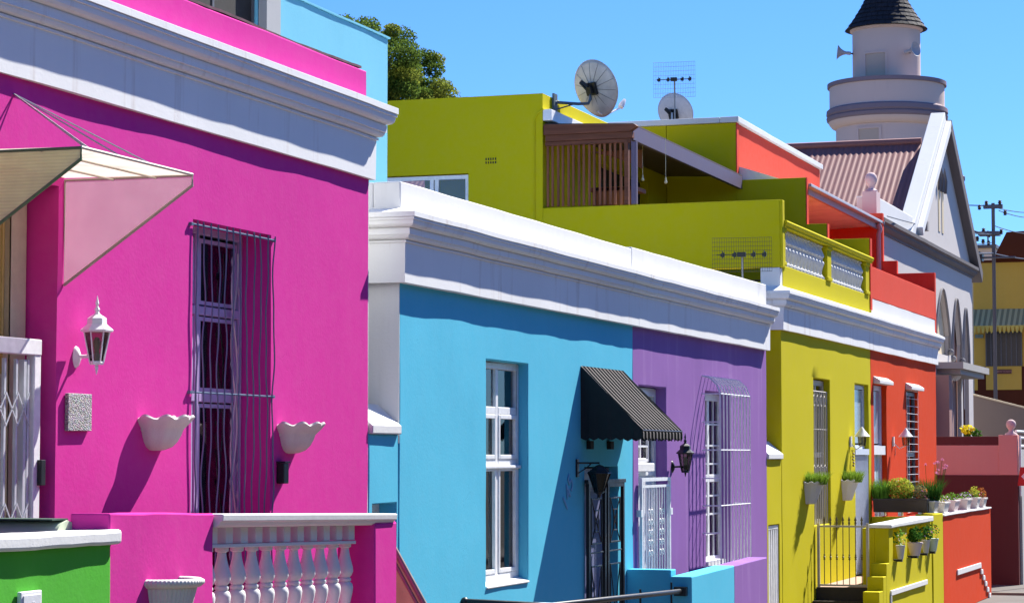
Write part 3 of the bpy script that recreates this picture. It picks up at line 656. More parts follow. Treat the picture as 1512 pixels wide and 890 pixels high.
# door behind an ornamental black gate
mb = MB(); frame_bars(mb, bd[0]+.01, bd[1]-.01, .9, 3.15, D+.10, .05, .06, hs=[2.93]); dd = mb.build('door_frame', paint('grey_lilac_paint', (.26,.26,.36), .5), bl)
mb = MB(); mb.box(bd[0]+.07, 25.25, D+.115, D+.14, .92, 2.9); mb.box(25.27, bd[1]-.07, D+.115, D+.14, .92, 2.9); mb.build('door_leaf', paint('slate_blue_door', (.16,.17,.30), .45, 0, .06, 3), dd)
mb = MB(); mb.box(bd[0]+.06, bd[1]-.06, D+.12, D+.125, 2.97, 3.1); mb.build('fanlight', paint('pinkish_fanlight', (.36,.27,.27), .4), dd)
mb = MB(); ya, yb_ = D-.06, D-.02
for a, b in ((24.62, 25.28), (25.34, 26.0)):
    frame_bars(mb, a, b, .9, 3.0, ya, .035, .055)
    for z0, z1 in ((2.33, 2.83), (1.05, 2.1)):
        frame_bars(mb, a+.13, b-.13, z0, z1, ya+.01, .014, .016)
        for s in (0, 1): mb.tube([(a+.14, ya+.017, z0 if s else z1), (b-.14, ya+.017, z1 if s else z0)], .007, 5)
        zc = (z0+z1)/2; xc = (a+b)/2
        if z1 > 2.5: frame_bars(mb, xc-.07, xc+.07, zc-.12, zc+.12, ya+.008, .012, .012)
    for z in (2.24,): mb.box(a+.05, b-.05, ya+.01, ya+.022, z-.008, z+.008)
mb.box(24.58, 26.04, ya-.005, ya+.04, 2.99, 3.03)
mb.tube([(24.95, ya, 2.82), (24.95, ya, 3.14)], .008, 5); mb.tube([(25.3, ya, 3.0), (25.3, ya, 3.10)], .012, 5)
mb.build('security_gate', BIRON, bl, bevel=.003)
# awning
aw = thing('door_awning', 'black awning with thin pale stripes over the blue house door', 'awning', (25.3, D, 3.45))
ax0, ax1 = 24.51, 26.15
m, t_, pr = base_mat('striped_canvas', (.02,.02,.02), .9, 0, .0); g = N(t_, 'ShaderNodeNewGeometry'); sx = N(t_, 'ShaderNodeSeparateXYZ'); t_.links.new(g.outputs['Position'], sx.inputs[0])
q = N(t_, 'ShaderNodeMath', operation='MULTIPLY_ADD'); q.inputs[1].default_value = 1/.136; q.inputs[2].default_value = -ax0/.136; t_.links.new(sx.outputs[0], q.inputs[0])
fr = N(t_, 'ShaderNodeMath', operation='FRACT'); t_.links.new(q.outputs[0], fr.inputs[0])
cr = N(t_, 'ShaderNodeValToRGB'); cr.color_ramp.interpolation = 'CONSTANT'; e = cr.color_ramp.elements; e[0].color = (.17,.16,.155,1); e[1].position = .30; e[1].color = (.008,.009,.010,1); e2 = cr.color_ramp.elements.new(.95); e2.color = (.17,.16,.155,1)
t_.links.new(fr.outputs[0], cr.inputs[0]); t_.links.new(cr.outputs[0], pr.inputs['Base Color'])
mb = MB(); n = 60; vs = []
for i in range(n+1):
    x = ax0+(ax1-ax0)*i/n; rip = .0*math.cos((x-ax0)/.136*6.283)
    for k in range(9):
        s = k/8; vs.append((x, D-.005-(.685)*s, 4.255-.68*s-.02*math.sin(PI*s)+rip*(.3+.7*s)))
    vs += [(x, D-.70+rip, 3.53), (x, D-.70+rip*1.5, 3.462+.018*math.cos((x-ax0)/.136*6.283))]
mb.add(vs, [(i*11+k, (i+1)*11+k, (i+1)*11+k+1, i*11+k+1) for i in range(n) for k in range(10)]); mb.build('canvas', m, aw, smooth=60)
blk = paint('black_canvas', (.010,.012,.013), .8)
for x in (ax0-.004, ax1+.004):
    mb = MB(); k = 14; ys = [D-.003-.69*i/k for i in range(k+1)]; vs = []
    for i, yy in enumerate(ys):
        vs += [(x+.006*math.sin(i*1.9), yy, 3.465+.012*math.cos(i*PI)), (x+.003*math.sin(i*1.9), yy, 4.25-(D-.003-yy)*.985)]
    mb.add(vs, [(2*i, 2*i+2, 2*i+3, 2*i+1) for i in range(k)]); mb.build('side_panel', blk, aw)
mb = MB(); mb.tube([(ax0, D-.69, 3.56), (ax1, D-.69, 3.56)], .01, 6)
for x in (ax0+.012, ax1-.012): mb.tube([(x, D-.02, 4.23), (x, D-.68, 3.56), (x, D-.02, 3.50)], .009, 6)
mb.build('frame', BIRON, aw)
for x in (24.78, 25.55):
    mb = MB(); mb.box(x-.06, x+.06, D-.05, D-.002, 3.36, 3.45); mb.build('mounting_bracket', blk, aw)
# hanging lantern at the blue door
p = fy(851, 690, D)
t = thing('wall_lantern', 'large black tapered lantern hanging from a bracket under the black awning', 'wall lamp', p)
cx_, cy_ = p.x+.12, D-.22
mb = MB(); mb.box(p.x-.03, p.x+.03, D-.022, D-.002, p.z-.10, p.z+.09); mb.tube([(p.x, D-.02, p.z+.05), (cx_, cy_, p.z+.05), (cx_, cy_, p.z-.0)], .011, 6); mb.tube([(p.x, D-.02, p.z-.06), (p.x+.05, D-.10, p.z+.0), (p.x+.08, D-.15, p.z+.05)], .007, 6); mb.build('bracket', BIRON, t)
mb = MB(); zt = p.z-.0
mb.lathe((cx_, cy_, zt), [(.015,.03),(.05,.015),(.10,-.03),(.13,-.05),(.135,-.06),(.12,-.065)][::-1], 6)
for k in range(6):
    q = 2*PI*k/6; mb.tube([(cx_+.122*math.cos(q), cy_+.122*math.sin(q), zt-.06), (cx_+.055*math.cos(q), cy_+.055*math.sin(q), zt-.25)], .006, 5)
mb.lathe((cx_, cy_, zt), [(.001,-.33),(.012,-.31),(.02,-.285),(.058,-.262),(.06,-.25)], 6); fr_ = mb.build('lantern_cage', BIRON, t)
mb = MB(); mb.lathe((cx_, cy_, zt), [(.052,-.25),(.118,-.062)], 6); mb.build('glass', glass('dark_lantern_glass', (.3,.3,.3), 1.5, .15, .5), fr_)

pu = thing('terraced_house', 'purple house with white security gate and projecting white window grille', 'house', (30, D, G), 'terraced houses in the street')
pd = (26.79, 28.03, .9, 4.11); pw = (29.95, 31.30, 1.86, 4.12)
mb = MB(); wall_x(mb, 26.552, 33.486, G, 5.2, D, .26, [pd, pw], seed=51); mb.build('front_wall', PURP, pu, bevel=.01, smooth=40)
mb = MB(); house_shell(mb, 26.555, 33.486, D+.262, 14.5, 5.45); mb.build('side_wall', WHIT, pu)
mb = MB(); cornice(mb, 26.55, 33.40, bprof, D, D+.3, seed=6); mb.build('cornice', MSOF, pu, smooth=22)
mb = MB(); rough_box(mb, 26.502, 33.486, D-.009, D+.25, 5.40, 5.70, zb1=5.735, amp=.004, seed=17); mb.build('parapet', WHIT, pu, bevel=.012, smooth=40)
y = D+.13
mb = MB(); frame_bars(mb, pd[0]+.005, pd[1]-.01, .9, 4.09, y, .07, .09, hs=[3.13], mw=.16); df = mb.build('door_frame', WPNT, pu, bevel=.006)
mb = MB(); mb.box(pd[0]+.1, pd[1]-.1, y+.02, y+.05, .95, 3.05); mb.build('door_leaf', paint('off_white_door', (.62,.62,.66), .45), df)
mb = MB(); frame_bars(mb, pd[0]+.1, 27.7, 3.22, 3.98, y+.0, .03, .03, vs=[27.1, 27.35], hs=[3.4, 3.58, 3.76], mw=.025); mb.build('fanlight_grid', WPNT, df)
mb = MB(); mb.box(pd[0]+.1, pd[1]-.1, y+.035, y+.04, 3.22, 3.98); mb.build('pane', GLS, df)
mb = MB(); mb.box(pd[0]+.02, 27.6, D+.03, y, 3.10, 3.20); mb.box(pd[0]+.05, 27.35, D+.06, y, 3.201, 3.26); mb.build('transom_ledge', WHIT, df, bevel=.01)
mb = MB(); frame_bars(mb, 26.74, 28.02, .9, 3.03, D-.055, .03, .04, hs=[2.93, 1.35], mw=.03)
for i in range(10): x = 26.86+i*.115; mb.tube([(x, D-.04, .95), (x, D-.04, 2.93)], .0085, 5)
rr = random.Random(3)
for cx0 in (27.12, 27.6):
    for zc in (2.62, 2.5, 2.38, 2.26, 2.14):
        for s in (-1, 1):
            c = Vector((cx0+s*.055, D-.05, zc)); mb.tube([c+Vector((.045*math.cos(a)*(1-a/9), 0, .05*math.sin(a)*(1-a/9))) for a in [k*.7*1 for k in range(9)]], .008, 5)
for i in range(5):
    c = Vector((26.95+i*.22, D-.05, 1.48)); mb.tube([c+Vector((.05*math.cos(a), 0, .06*math.sin(a))) for a in [k*.7 for k in range(10)]], .008, 5)
for z in (2.62, 1.35):
    for x in (26.73, 28.05): mb.box(x-.04, x+.04, D-.06, D+.0, z-.04, z+.04)
mb.build('security_gate', WPNT, pu, smooth=60)
mb = MB(); frame_bars(mb, pw[0]+.005, pw[1]-.005, 1.88, 4.10, D+.13, .06, .09, vs=[30.62], hs=[2.99], mw=.10); wn = mb.build('window', WPNT, pu, bevel=.006)
mb = MB()
for a, b in ((30.04, 30.57), (30.67, 31.21)):
    for z in (3.70, 3.42, 3.18, 2.76, 2.52, 2.26): mb.box(a, b, D+.14, D+.18, z-.012, z+.012)
    xc = (a+b)/2; mb.box(xc-.012, xc+.012, D+.141, D+.179, 1.97, 4.01)
mb.build('glazing_bars', WPNT, wn)
for a, b in ((30.04, 30.57), (30.67, 31.21)):
    for c, d in ((1.97, 2.94), (3.04, 4.01)): mb = MB(); mb.box(a, b, D+.155, D+.159, c, d); mb.build('pane', GLS, wn)
mb = MB(); mb.box(pw[0]-.02, pw[1]+.02, D-.05, D+.13, 1.79, 1.86); mb.box(pw[0]+.0, 30.9, D-.03, D+.13, 1.862, 1.93); mb.build('window_sill', WHIT, pu, bevel=.008)
mb = MB(); gy = D-.24   # cage
n = 10; gx0, gx1 = 29.78, 31.42
for i in range(n):
    x = gx0+(gx1-gx0)*i/(n-1)
    mb.tube([(x, D, 4.31), (x, D-.10, 4.285), (x, gy+.05, 4.20), (x, gy, 4.08), (x, gy, 1.86), (x, D-.02, 1.80)], .013, 5)
for z in (4.08, 3.36, 2.65, 1.88):
    mb.tube([(gx0, D, z), (gx0, gy, z), (gx1, gy, z), (gx1, D, z)], .009, 5)
for z in (3.72, 3.0, 2.3):
    mb.tube([(gx0, D, z), (gx0, gy, z)], .008, 5)
mb.build('security_grille', WPNT, pu)

# stoep walls of blue and purple
t = thing('boundary_wall', 'blue and purple low wall enclosing the stoep in front of the purple house', 'low wall', (28, 6.82, G), 'front walls of the stoeps')
yb2 = 6.82
mb = MB(); rough_box(mb, 26.2, 28.25, yb2, yb2+.25, G, 1.93, zb1=1.965, amp=.004, seed=21); mb.build('blue_wall', BLUE, t, bevel=.012, smooth=40)
mb = MB(); rough_box(mb, 28.253, 30.02, yb2, yb2+.25, G, 1.965, zb1=1.995, amp=.004, seed=22); mb.build('purple_wall', PURP, t, bevel=.012, smooth=40)
mb = MB(); rough_box(mb, 26.26, 26.48, yb2+.255, D-.004, G, 2.0, amp=.004, seed=23); mb.build('return_wall', BLUE, t, bevel=.012, smooth=40)
# black hand rail
a = fx(675, 887, 20.8); k_ = Vector((20.85, 6.70, 1.86)); e_ = fx(1003, 872, 26.18)
t = thing('hand_rail', 'black iron hand rail round the steps of the blue house', 'hand rail', (20.8, a.y, .9))
pts = [(20.8, D-.01, 1.93), (20.85, 6.85, 1.90), (20.98, 6.74, 1.90), (24.0, 6.88, 1.815), (26.19, 6.95, e_.z)]
pts = [(20.8, D-.01, a.z), (20.82, 6.9, a.z-.02), (20.95, 6.78, a.z-.03), (26.19, 6.93, e_.z)]
mb = MB(); mb.tube(pts, .028, 8); mb.build('rail', BIRON, t, smooth=60)
mb = MB()
for x, yy in ((20.83, 7.5), (20.9, 6.84), (22.6, 6.83), (24.3, 6.88), (25.7, 6.92)): mb.tube([(x, yy, G), (x, yy, a.z-.06)], .012, 6)
mb.build('post', BIRON, t)
mb = MB(); mb.box(26.10, 26.18, 6.86, 7.0, e_.z-.05, e_.z+.05); mb.sphere((20.8, D-.03, a.z), .04, 8); mb.build('wall_fixing', BIRON, t)
mb = MB()
for i in range(3): mb.box(24.2, 26.18, 6.95+i*.2, 7.15+i*.2 if i < 2 else D-.004, G+.002*i, G+.15*(i+1))
mb.box(19.3, 24.19, 6.95, D-.004, G, .9)
tag(mb.build('stoep_floor', stucco('stoep_screed', (.14,.07,.05), var=.15), None, bevel=.01), 'raised red-brown stoep floor in front of the blue house', 'stoep', 'raised stoep floors')
mb = MB(); mb.box(26.49, 33.4, 7.075, D-.004, G, .9)
tag(mb.build('stoep_floor', stucco('stoep_screed', (.14,.07,.05)), None, bevel=.01), 'raised red-brown stoep floor in front of the purple house', 'stoep', 'raised stoep floors')
mb = MB(); mb.box(10.3, 18.4, yw+.30, D-.004, G, .9)
tag(mb.build('stoep_floor', stucco('stoep_screed', (.14,.07,.05)), None, bevel=.01), 'raised red-brown stoep floor in front of the pink house', 'stoep', 'raised stoep floors')

# painted number on the blue wall, faint
def text_mesh(body, size, depth=.002):
    cu = bpy.data.curves.new('txt', 'FONT'); cu.body = body; cu.size = size; cu.extrude = depth; cu.align_x = 'CENTER'; cu.align_y = 'CENTER'
    o = bpy.data.objects.new('txt', cu); COL.objects.link(o); bpy.context.view_layer.update()
    dg = bpy.context.evaluated_depsgraph_get(); me = bpy.data.meshes.new_from_object(o.evaluated_get(dg)); bpy.data.objects.remove(o); return me
def text_obj(name, body, size, mat, loc, rot, parent=None):
    me = text_mesh(body, size); me.materials.clear(); me.materials.append(mat)
    for p_ in me.polygons: p_.material_index = 0
    o = bpy.data.objects.new(name, me); COL.objects.link(o); o.rotation_euler = rot; o.location = Vector(loc)-(parent_world(parent) if parent else Vector((0,0,0))); o.parent = parent; return o
FACE = (PI/2, 0, 0)
p = fy(838, 728, D)
text_obj('painted_number', '145', .28, paint('faded_pale_paint', (.16,.38,.60), .8), (p.x, D-.008, p.z), (PI/2, -.9, 0), bl)

# ================================================================== BLUE UPPER STOREY (pale)
up = thing('upper_storey', 'pale blue rooftop storey rising behind the magenta house parapet', 'building', (22, 10, 5.3))
mb = MB(); wall_x(mb, 18.9, 24.91, 5.25, 8.0, 10.0, .25, [(19.3, 21.42, 5.4, 7.9)], seed=61); mb.build('front_wall', CYAN, up, bevel=.01, smooth=40)
mb = MB(); house_shell(mb, 18.9, 24.905, 10.252, 14, 7.98, z0=5.25); mb.build('side_wall', CYAN, up)
mb = MB(); rough_box(mb, 18.85, 24.93, 9.98, 10.3, 8.0, 8.02, amp=.005); mb.build('parapet_cap', CYAN, up)
mb = MB(); frame_bars(mb, 19.32, 21.415, 5.4, 7.9, 10.03, .05, .04, vs=[20.5]); wn = mb.build('window', DGREY, up)
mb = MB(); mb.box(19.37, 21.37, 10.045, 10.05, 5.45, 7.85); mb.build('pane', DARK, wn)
mb = MB(); rough_box(mb, 21.43, 21.76, 9.90, 9.99, 5.3, 8.4, amp=.004); mb.build('grey_pillar', stucco('weathered_grey', (.40,.40,.40), var=.2, stain=.7), up)

# ================================================================== YELLOW + RED HOUSES
yprof = moulding(5.137, 5.45, 5.71, .05, .178, 5.80)
XB = 41.73; XE = 49.12; XY = 34.48
ye = thing('terraced_house', 'yellow house with olive side walls, rooftop balcony and timber screen', 'house', (38, D, G), 'terraced houses in the street')
yw1 = (36.8, 38.09, 2.2, 4.50); yd = (40.24, 41.50, 1.25, 4.51)
mb = MB(); wall_x(mb, XY, XB-.002, G, 5.5, D, .28, [yw1, yd], seed=71); mb.build('front_wall', YELL, ye, bevel=.01, smooth=40)
mb = MB(); house_shell(mb, XY, XB-.004, D+.282, 16, 5.85); mb.build('side_wall', YELL, ye)
mb = MB(); cornice(mb, XY, XB, yprof, D, D+.9, lret=True, seed=9); mb.build('cornice', MSOF, ye, smooth=22)
mb = MB(); rough_box(mb, XY-.004, XY+.16, D+.006, D+.30, 5.74, 6.055, amp=.003); mb.build('corner_block', WHIT, ye, bevel=.01)
mb = MB(); rough_box(mb, XY+.165, XB-.005, D, D+.22, 5.70, 6.10, amp=.004, seed=72); mb.build('balcony_dado', YELL, ye, bevel=.01, smooth=40)
# party wall up to the balcony and second storey
mb = MB(); rough_box(mb, XY+.002, XY+.16, D-.035, D+.0, 6.06, 7.06, amp=.002); rough_box(mb, XY, XY+.158, D+.0, 11.29, 6.058, 7.06, amp=.004, seed=73, step=.4); mb.build('balcony_side_wall', YELL, ye, bevel=.012, smooth=40)
mb = MB(); wy0, wy1 = 12.5, 14.6
mb.box(XY, XY+.22, 11.29, wy0, 5.0, 8.825); mb.box(XY, XY+.22, wy1, 17, 5.0, 8.83); mb.box(XY+.0, XY+.22, wy0, wy1, 7.64, 8.828); mb.box(XY, XY+.22, wy0, wy1, 5.0, 6.5)
mb.build('storey_side_wall', YELL, ye)
mb = MB(); wall_x(mb, XY+.222, XB-.01, 5.9, 8.83, 11.295, .25, [(37.5, 40.5, 6.0, 8.1)], seed=74, step=.35); mb.build('storey_front_wall', YELL, ye, bevel=.01, smooth=40)
mb = MB(); mb.box(XY+.222, XB, 11.55, 16.8, 8.5, 8.6); mb.build('storey_roof', GREY, ye)
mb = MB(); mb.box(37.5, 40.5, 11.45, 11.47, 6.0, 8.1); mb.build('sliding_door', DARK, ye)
# pilaster strip / conduit on side wall, vent, window
mb = MB(); a = fx(787, 308, XY); mb.tube([(XY-.012, 11.42, 5.9), (XY-.012, 11.42, 8.42), (XY-.012, 11.36, 8.52), (XY-.012, 11.27, 8.58)], .013, 6); mb.build('conduit', YELL, ye)
p0, p1 = fx(717, 233, XY), fx(733, 243, XY)
mb = MB(); mb.box(XY-.006, XY-.001, p1.y, p0.y, p1.z, p0.z)
for i in range(5):
    yy = p1.y+.012+(p0.y-p1.y-.024)*i/4; mb.mi = 1
    for j in range(2): zz = p1.z+.015+j*.055; mb.box(XY-.010, XY-.0065, yy-.010, yy+.010, zz, zz+.035)
mb.mi = 0; mb.build('air_vent', [YELL, DARK], ye)
mb = MB()
def frame_y(mb, y0, y1, z0, z1, x, d, w, vs=(), hs=()):
    mb.box(x, x+d, y0, y0+w, z0, z1); mb.box(x, x+d, y1-w, y1, z0, z1); mb.box(x, x+d, y0+w, y1-w, z0, z0+w); mb.box(x, x+d, y0+w, y1-w, z1-w, z1)
    for v in vs: mb.box(x+.003, x+d-.003, v-w/2, v+w/2, z0+w, z1-w)
frame_y(mb, wy0, wy1, 6.5, 7.62, XY+.04, .06, .06, vs=[13.04, 13.12, 13.75])
wn = mb.build('window', WPNT, ye)
mb = MB(); mb.box(XY+.07, XY+.075, wy0+.06, wy1-.06, 6.56, 7.56); mb.build('pane', GLS, wn)
mb = MB(); mb.prism([(XY+.3, wy0, 7.4), (XY+.3, 13.0, 7.0), (XY+.3, 13.0, 6.8), (XY+.3, wy0, 7.2)], (.1,0,0)); mb.prism([(XY+.3, 13.1, 7.4), (XY+.3, 13.7, 7.1), (XY+.3, 13.7, 6.9), (XY+.3, 13.1, 7.2)], (.1,0,0)); mb.build('curtain', BROWNC, wn)
# balustrade
bt = 6.66
mb = MB(); rp = [(-.05,6.66),(-.05,6.69),(-.075,6.70),(-.085,6.74),(-.07,6.765),(.23,6.765),(.24,6.70),(.21,6.66)]
A = [(XY+.12, D+a, b) for a, b in rp]; B = [(XB+.0, D+a, b) for a, b in rp]; n = len(A)
mb.add(A+B, [tuple(range(n)), tuple(range(2*n-1, n-1, -1))]+[(i, (i+1) % n, n+(i+1) % n, n+i) for i in range(n)]); mb.build('balcony_rail', YELL, ye, bevel=.004, smooth=40)
for x0, x1 in ((34.65, 34.80), (37.92, 38.26), (41.30, 41.62)):
    mb = MB(); mb.box(x0, x1, D-.012, D+.19, 6.102, 6.659); mb.box(x0-.02, x1+.02, D-.03, D+.20, 6.102, 6.16); mb.box(x0-.02, x1+.02, D-.03, D+.20, 6.60, 6.658); mb.build('balcony_pier', YELL, ye, bevel=.01)
mb0 = MB(); mb0.lathe((0,0,0), [(r*1.45, (z+.58)*.885) for r, z in BAL], 12); b0 = None
for x0, x1 in ((34.86, 37.86), (38.32, 41.24)):
    k = 12
    for i in range(k):
        x = x0+(x1-x0)*(i+.5)/k
        if b0 is None: b0 = mb0.build('baluster', WHIT, None, smooth=40); b0.parent = ye; o = b0
        else: o = b0.copy(); COL.objects.link(o)
        o.location = Vector((x, D+.09, 6.102))-ye.location
# steps in the party wall between yellow and red
mb = MB()
def party(mb, x, segs, t=.16, amp=.003):
    for y0, y1, z in segs: mb.box(x, x+t, y0, y1, 5.72, z)
party(mb, XB, [(10.0, 11.29, 9.27), (8.73, 9.999, 8.23), (8.36, 8.729, 7.395), (D+.0, 8.359, 7.11)]); mb.build('party_wall', YELL, ye, bevel=.006)
for y, z0, z1 in ((10.0, 8.24, 9.27), (8.73, 7.4, 8.23), (8.36, 7.115, 7.395), (D, 5.85, 7.11)):   # coral painted leading edges
    mb = MB(); mb.box(XB+.003, XB+.157, y-.02, y-.002, z0, z1); mb.build('party_wall_edge', CORA, ye)
# pergola with timber slat screen
mb = MB()
for i in range(16):
    y = 9.98+i*.083; dx = .02 if i % 2 else 0
    mb.box(XY+.03+dx, XY+.055+dx, y-.018, y+.018, 7.08, 8.04)
sc = mb.build('slat_screen', TEAK, ye, bevel=.003)
mb = MB(); mb.box(XY+.0, XY+.08, 9.89, 11.25, 8.01, 8.07); mb.box(XY-.01, XY+.09, 9.93, 9.99, 7.07, 8.05); mb.box(XY-.02, XY+.1, 9.86, 11.24, 8.075, 8.17)
mb.prism([(XY-.05, 9.78, 8.25), (XY-.05, 9.90, 8.172), (XY-.05, 11.26, 8.172), (XY-.05, 11.26, 8.335), (XY-.05, 9.82, 8.28)], (.15,0,0)); mb.build('timber_beam', TEAKH, ye, bevel=.004)
mb = MB(); mb.box(XY-.0, XY+.07, 9.80, 9.885, 7.07, 8.02); mb.build('pergola_post', VIOL, ye, bevel=.004)
mb = MB(); mb.box(XY+.23, XB-.01, D+.24, 11.28, 5.86, 5.90); mb.build('bounce_cutting_slab', stucco('bounce_cutting_dark', (.06,.05,.04)), ye)  # unseen dark slab added over the roof to cut yellow bounce light
mb = MB(); mb.box(XY+.11, XB-.02, 9.88, 9.95, 8.06, 8.285); mb.build('fascia_board', VIOL, ye, bevel=.004)
mb = MB(); mb.prism([(XY+.1, 9.88, 8.288), (XY+.1, 9.88, 8.31), (XY+.1, 11.285, 8.37), (XY+.1, 11.285, 8.34)], (XB-XY-.13,0,0)); mb.build('pergola_roof', paint('brown_roof_sheet', (.10,.06,.05), .6), ye)
mb = MB(); mb.box(XY+.0, XB-.03, 11.15, 11.288, 8.40, 8.575); mb.build('roof_gutter', WPNT, ye, bevel=.01)
mb = MB(); rr = random.Random(8)
mb.prism([(XY+1.2, 10.05, 7.75), (XY+1.2, 10.5, 7.95), (XY+1.2, 10.9, 8.05), (XY+1.2, 10.05, 8.05)], (.03,0,0)); mb.box(XY+1.0, XY+1.05, 10.15, 10.8, 6.9, 7.45); mb.box(XY+1.0, XY+1.6, 10.1, 10.85, 7.4, 7.46)
mb.build('stored_timber', TEAK, ye)
for u, v in ((949, 262), (983, 266)):
    p = fx(u, v, 36.2); mb = MB(); mb.tube([(p.x, p.y, 8.29), (p.x, p.y, p.z+.03)], .004, 5); mb.lathe((p.x, p.y, p.z-.06), [(.001,0),(.022,.01),(.026,.03),(.012,.06),(.012,.10)], 10); mb.build('hanging_bulb', paint('pearl_bulb', (.7,.68,.6)), ye, smooth=60)
# window and door of yellow
y = D+.10
mb = MB(); frame_bars(mb, yw1[0]+.005, yw1[1]-.01, 2.2, 4.48, y, .06, .08, vs=[37.45], hs=[3.3]); wn = mb.build('window', paint('grey_cream_paint', (.42,.38,.34), .5), ye)
mb = MB(); mb.box(36.9, 38.0, y+.03, y+.035, 2.25, 4.4); mb.build('pane', GLS, wn)
mb = MB(); mb.box(36.9, 38.0, y+.10, y+.12, 2.25, 4.0); mb.build('blind', BROWNC, wn)
mb = MB()
for i in range(9): x = 36.9+i*.14; mb.tube([(x, y-.06, 2.2), (x, y-.06, 4.3)], .009, 5)
for z in (3.1, 3.7, 4.3): mb.tube([(36.82, y-.05, z), (38.07, y-.05, z)], .010, 5)
for zc in (4.15, 3.05):
    for i in range(4):
        c = Vector((37.0+.28*i, y-.065, zc)); mb.tube([c+Vector((.06*math.cos(a), 0, .09*math.sin(a))) for a in [k*.8 for k in range(8)]], .008, 5)
mb.build('security_grille', paint('cream_iron', (.48,.44,.38), .5), wn)
y = D+.075
mb = MB(); frame_bars(mb, yd[0]+.005, yd[1]-.01, 1.25, 4.50, y, .06, .07, hs=[3.42], mw=.10); df = mb.build('door_frame', paint('pale_blue_white', (.60,.65,.74), .45), ye)
mb = MB(); mb.box(yd[0]+.07, yd[1]-.08, y+.02, y+.04, 3.5, 4.42); mb.build('fanlight', paint('blue_grey_pane', (.30,.36,.46), .15, spec=.8), df)
mb = MB(); mb.box(yd[0]+.07, yd[1]-.08, y+.02, y+.05, 1.3, 3.34); mb.build('door_leaf', paint('pale_lilac_door', (.50,.50,.60), .5), df)
mb = MB()
for i in range(12): x = yd[0]+.06+i*.1; mb.box(x-.008, x+.008, D+.02, D+.035, 1.27, 3.28)
frame_bars(mb, yd[0]+.0, yd[1]-.0, 1.27, 3.38, D+.012, .05, .04); mb.box(yd[0]-.02, yd[1]-.02, D-.01, D+.07, 3.30, 3.40); mb.build('slatted_gate', paint('pale_blue_white', (.60,.65,.74)), ye)

re = thing('terraced_house', 'orange-red house at the far end of the terrace with coral balcony', 'house', (45, D, G), 'terraced houses in the street')
rd = (42.03, 43.30, 1.25, 4.55); rw = (45.45, 46.76, 2.2, 4.53)
mb = MB(); wall_x(mb, XB+.002, XE, G, 5.5, D, .28, [rd, rw], seed=81); mb.build('front_wall', ORAN, re, bevel=.01, smooth=40)
mb = MB(); house_shell(mb, XB+.004, XE, D+.282, 16, 5.85); mb.build('side_wall', CORA, re)
mb = MB(); cornice(mb, XB, XE, yprof, D, D+.3, rret=True, seed=9); mb.build('cornice', MSOF, re, smooth=22)
mb = MB(); rough_box(mb, XB+.165, XE-.02, D, D+.2, 5.72, 6.06, amp=.003); mb.build('parapet_base', WHIT, re, bevel=.01)
mb = MB(); rough_box(mb, XB+.17, XE-.02, D-.003, D+.18, 6.061, 6.63, amp=.004, seed=83); mb.build('balcony_wall', CORA, re, bevel=.01, smooth=40)
mb = MB(); party(mb, XE-.02, [(8.66, 10.0, 8.30), (8.372, 8.659, 7.30), (D-.004, 8.371, 7.035)], .16); mb.build('party_wall', CORA, re, bevel=.008)
mb = MB(); wall_x(mb, XB+.16, XE+.14, 5.9, 9.27, 10.0, .2, [(43.5, 47.5, 6.0, 8.0)], seed=84, step=.35); mb.build('storey_front_wall', CORA, re, bevel=.01, smooth=40)
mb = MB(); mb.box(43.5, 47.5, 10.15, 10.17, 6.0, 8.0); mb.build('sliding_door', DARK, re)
mb = MB(); mb.mi = 1; mb.box(XB+.16, XE+.14, 10.2, 16, 9.1, 9.2); mb.mi = 0; mb.box(XB-.0, XB+.155, 11.3, 16, 5.9, 9.27); mb.box(XE, XE+.14, 10.2, 16, 5.9, 9.27); mb.build('storey_roof', [YELL, stucco('grey_roof_felt', (.16,.15,.15))], re)
capm = stucco('cap_grey_white', (.66,.67,.68), var=.06, stain=.4)
mb = MB(); rough_box(mb, XB-.05, XE+.19, 9.94, 10.28, 9.275, 9.38, amp=.004); rough_box(mb, XB-.05, XB+.2, 10.285, 16, 9.275, 9.378, amp=.003, step=.5); mb.build('parapet_cap', capm, re, bevel=.01)
# veranda roof, gutter, downpipe
mb = MB(); mb.prism([(XB+.17, 8.80, 8.03), (XB+.17, 9.995, 7.98), (XB+.17, 9.995, 8.50), (XB+.17, 8.80, 8.10)], (XE-XB-.1, 0, 0)); vr = mb.build('veranda_roof', paint('faded_pink_board', (.74,.76,.74), .6, 0, .15, 2.0), re)
mb = MB(); mb.box(XB+.17, XE+.15, 8.76, 8.82, 7.965, 8.08); mb.build('fascia_board', paint('faded_grey_pink', (.42,.30,.30), .6), re)
mb = MB(); mb.box(XB+.16, XE+.22, 8.66, 8.775, 8.08, 8.14); mb.build('gutter', paint('grey_gutter', (.42,.43,.46), .5), re, bevel=.01)
mb = MB(); mb.tube([(48.95, 8.72, 8.06), (48.95, 8.68, 7.95), (48.95, 8.72, 7.85), (48.95, 8.72, 5.9)], .05, 10); mb.build('downpipe', paint('faded_pink_pipe', (.50,.33,.33), .5), re, smooth=60)
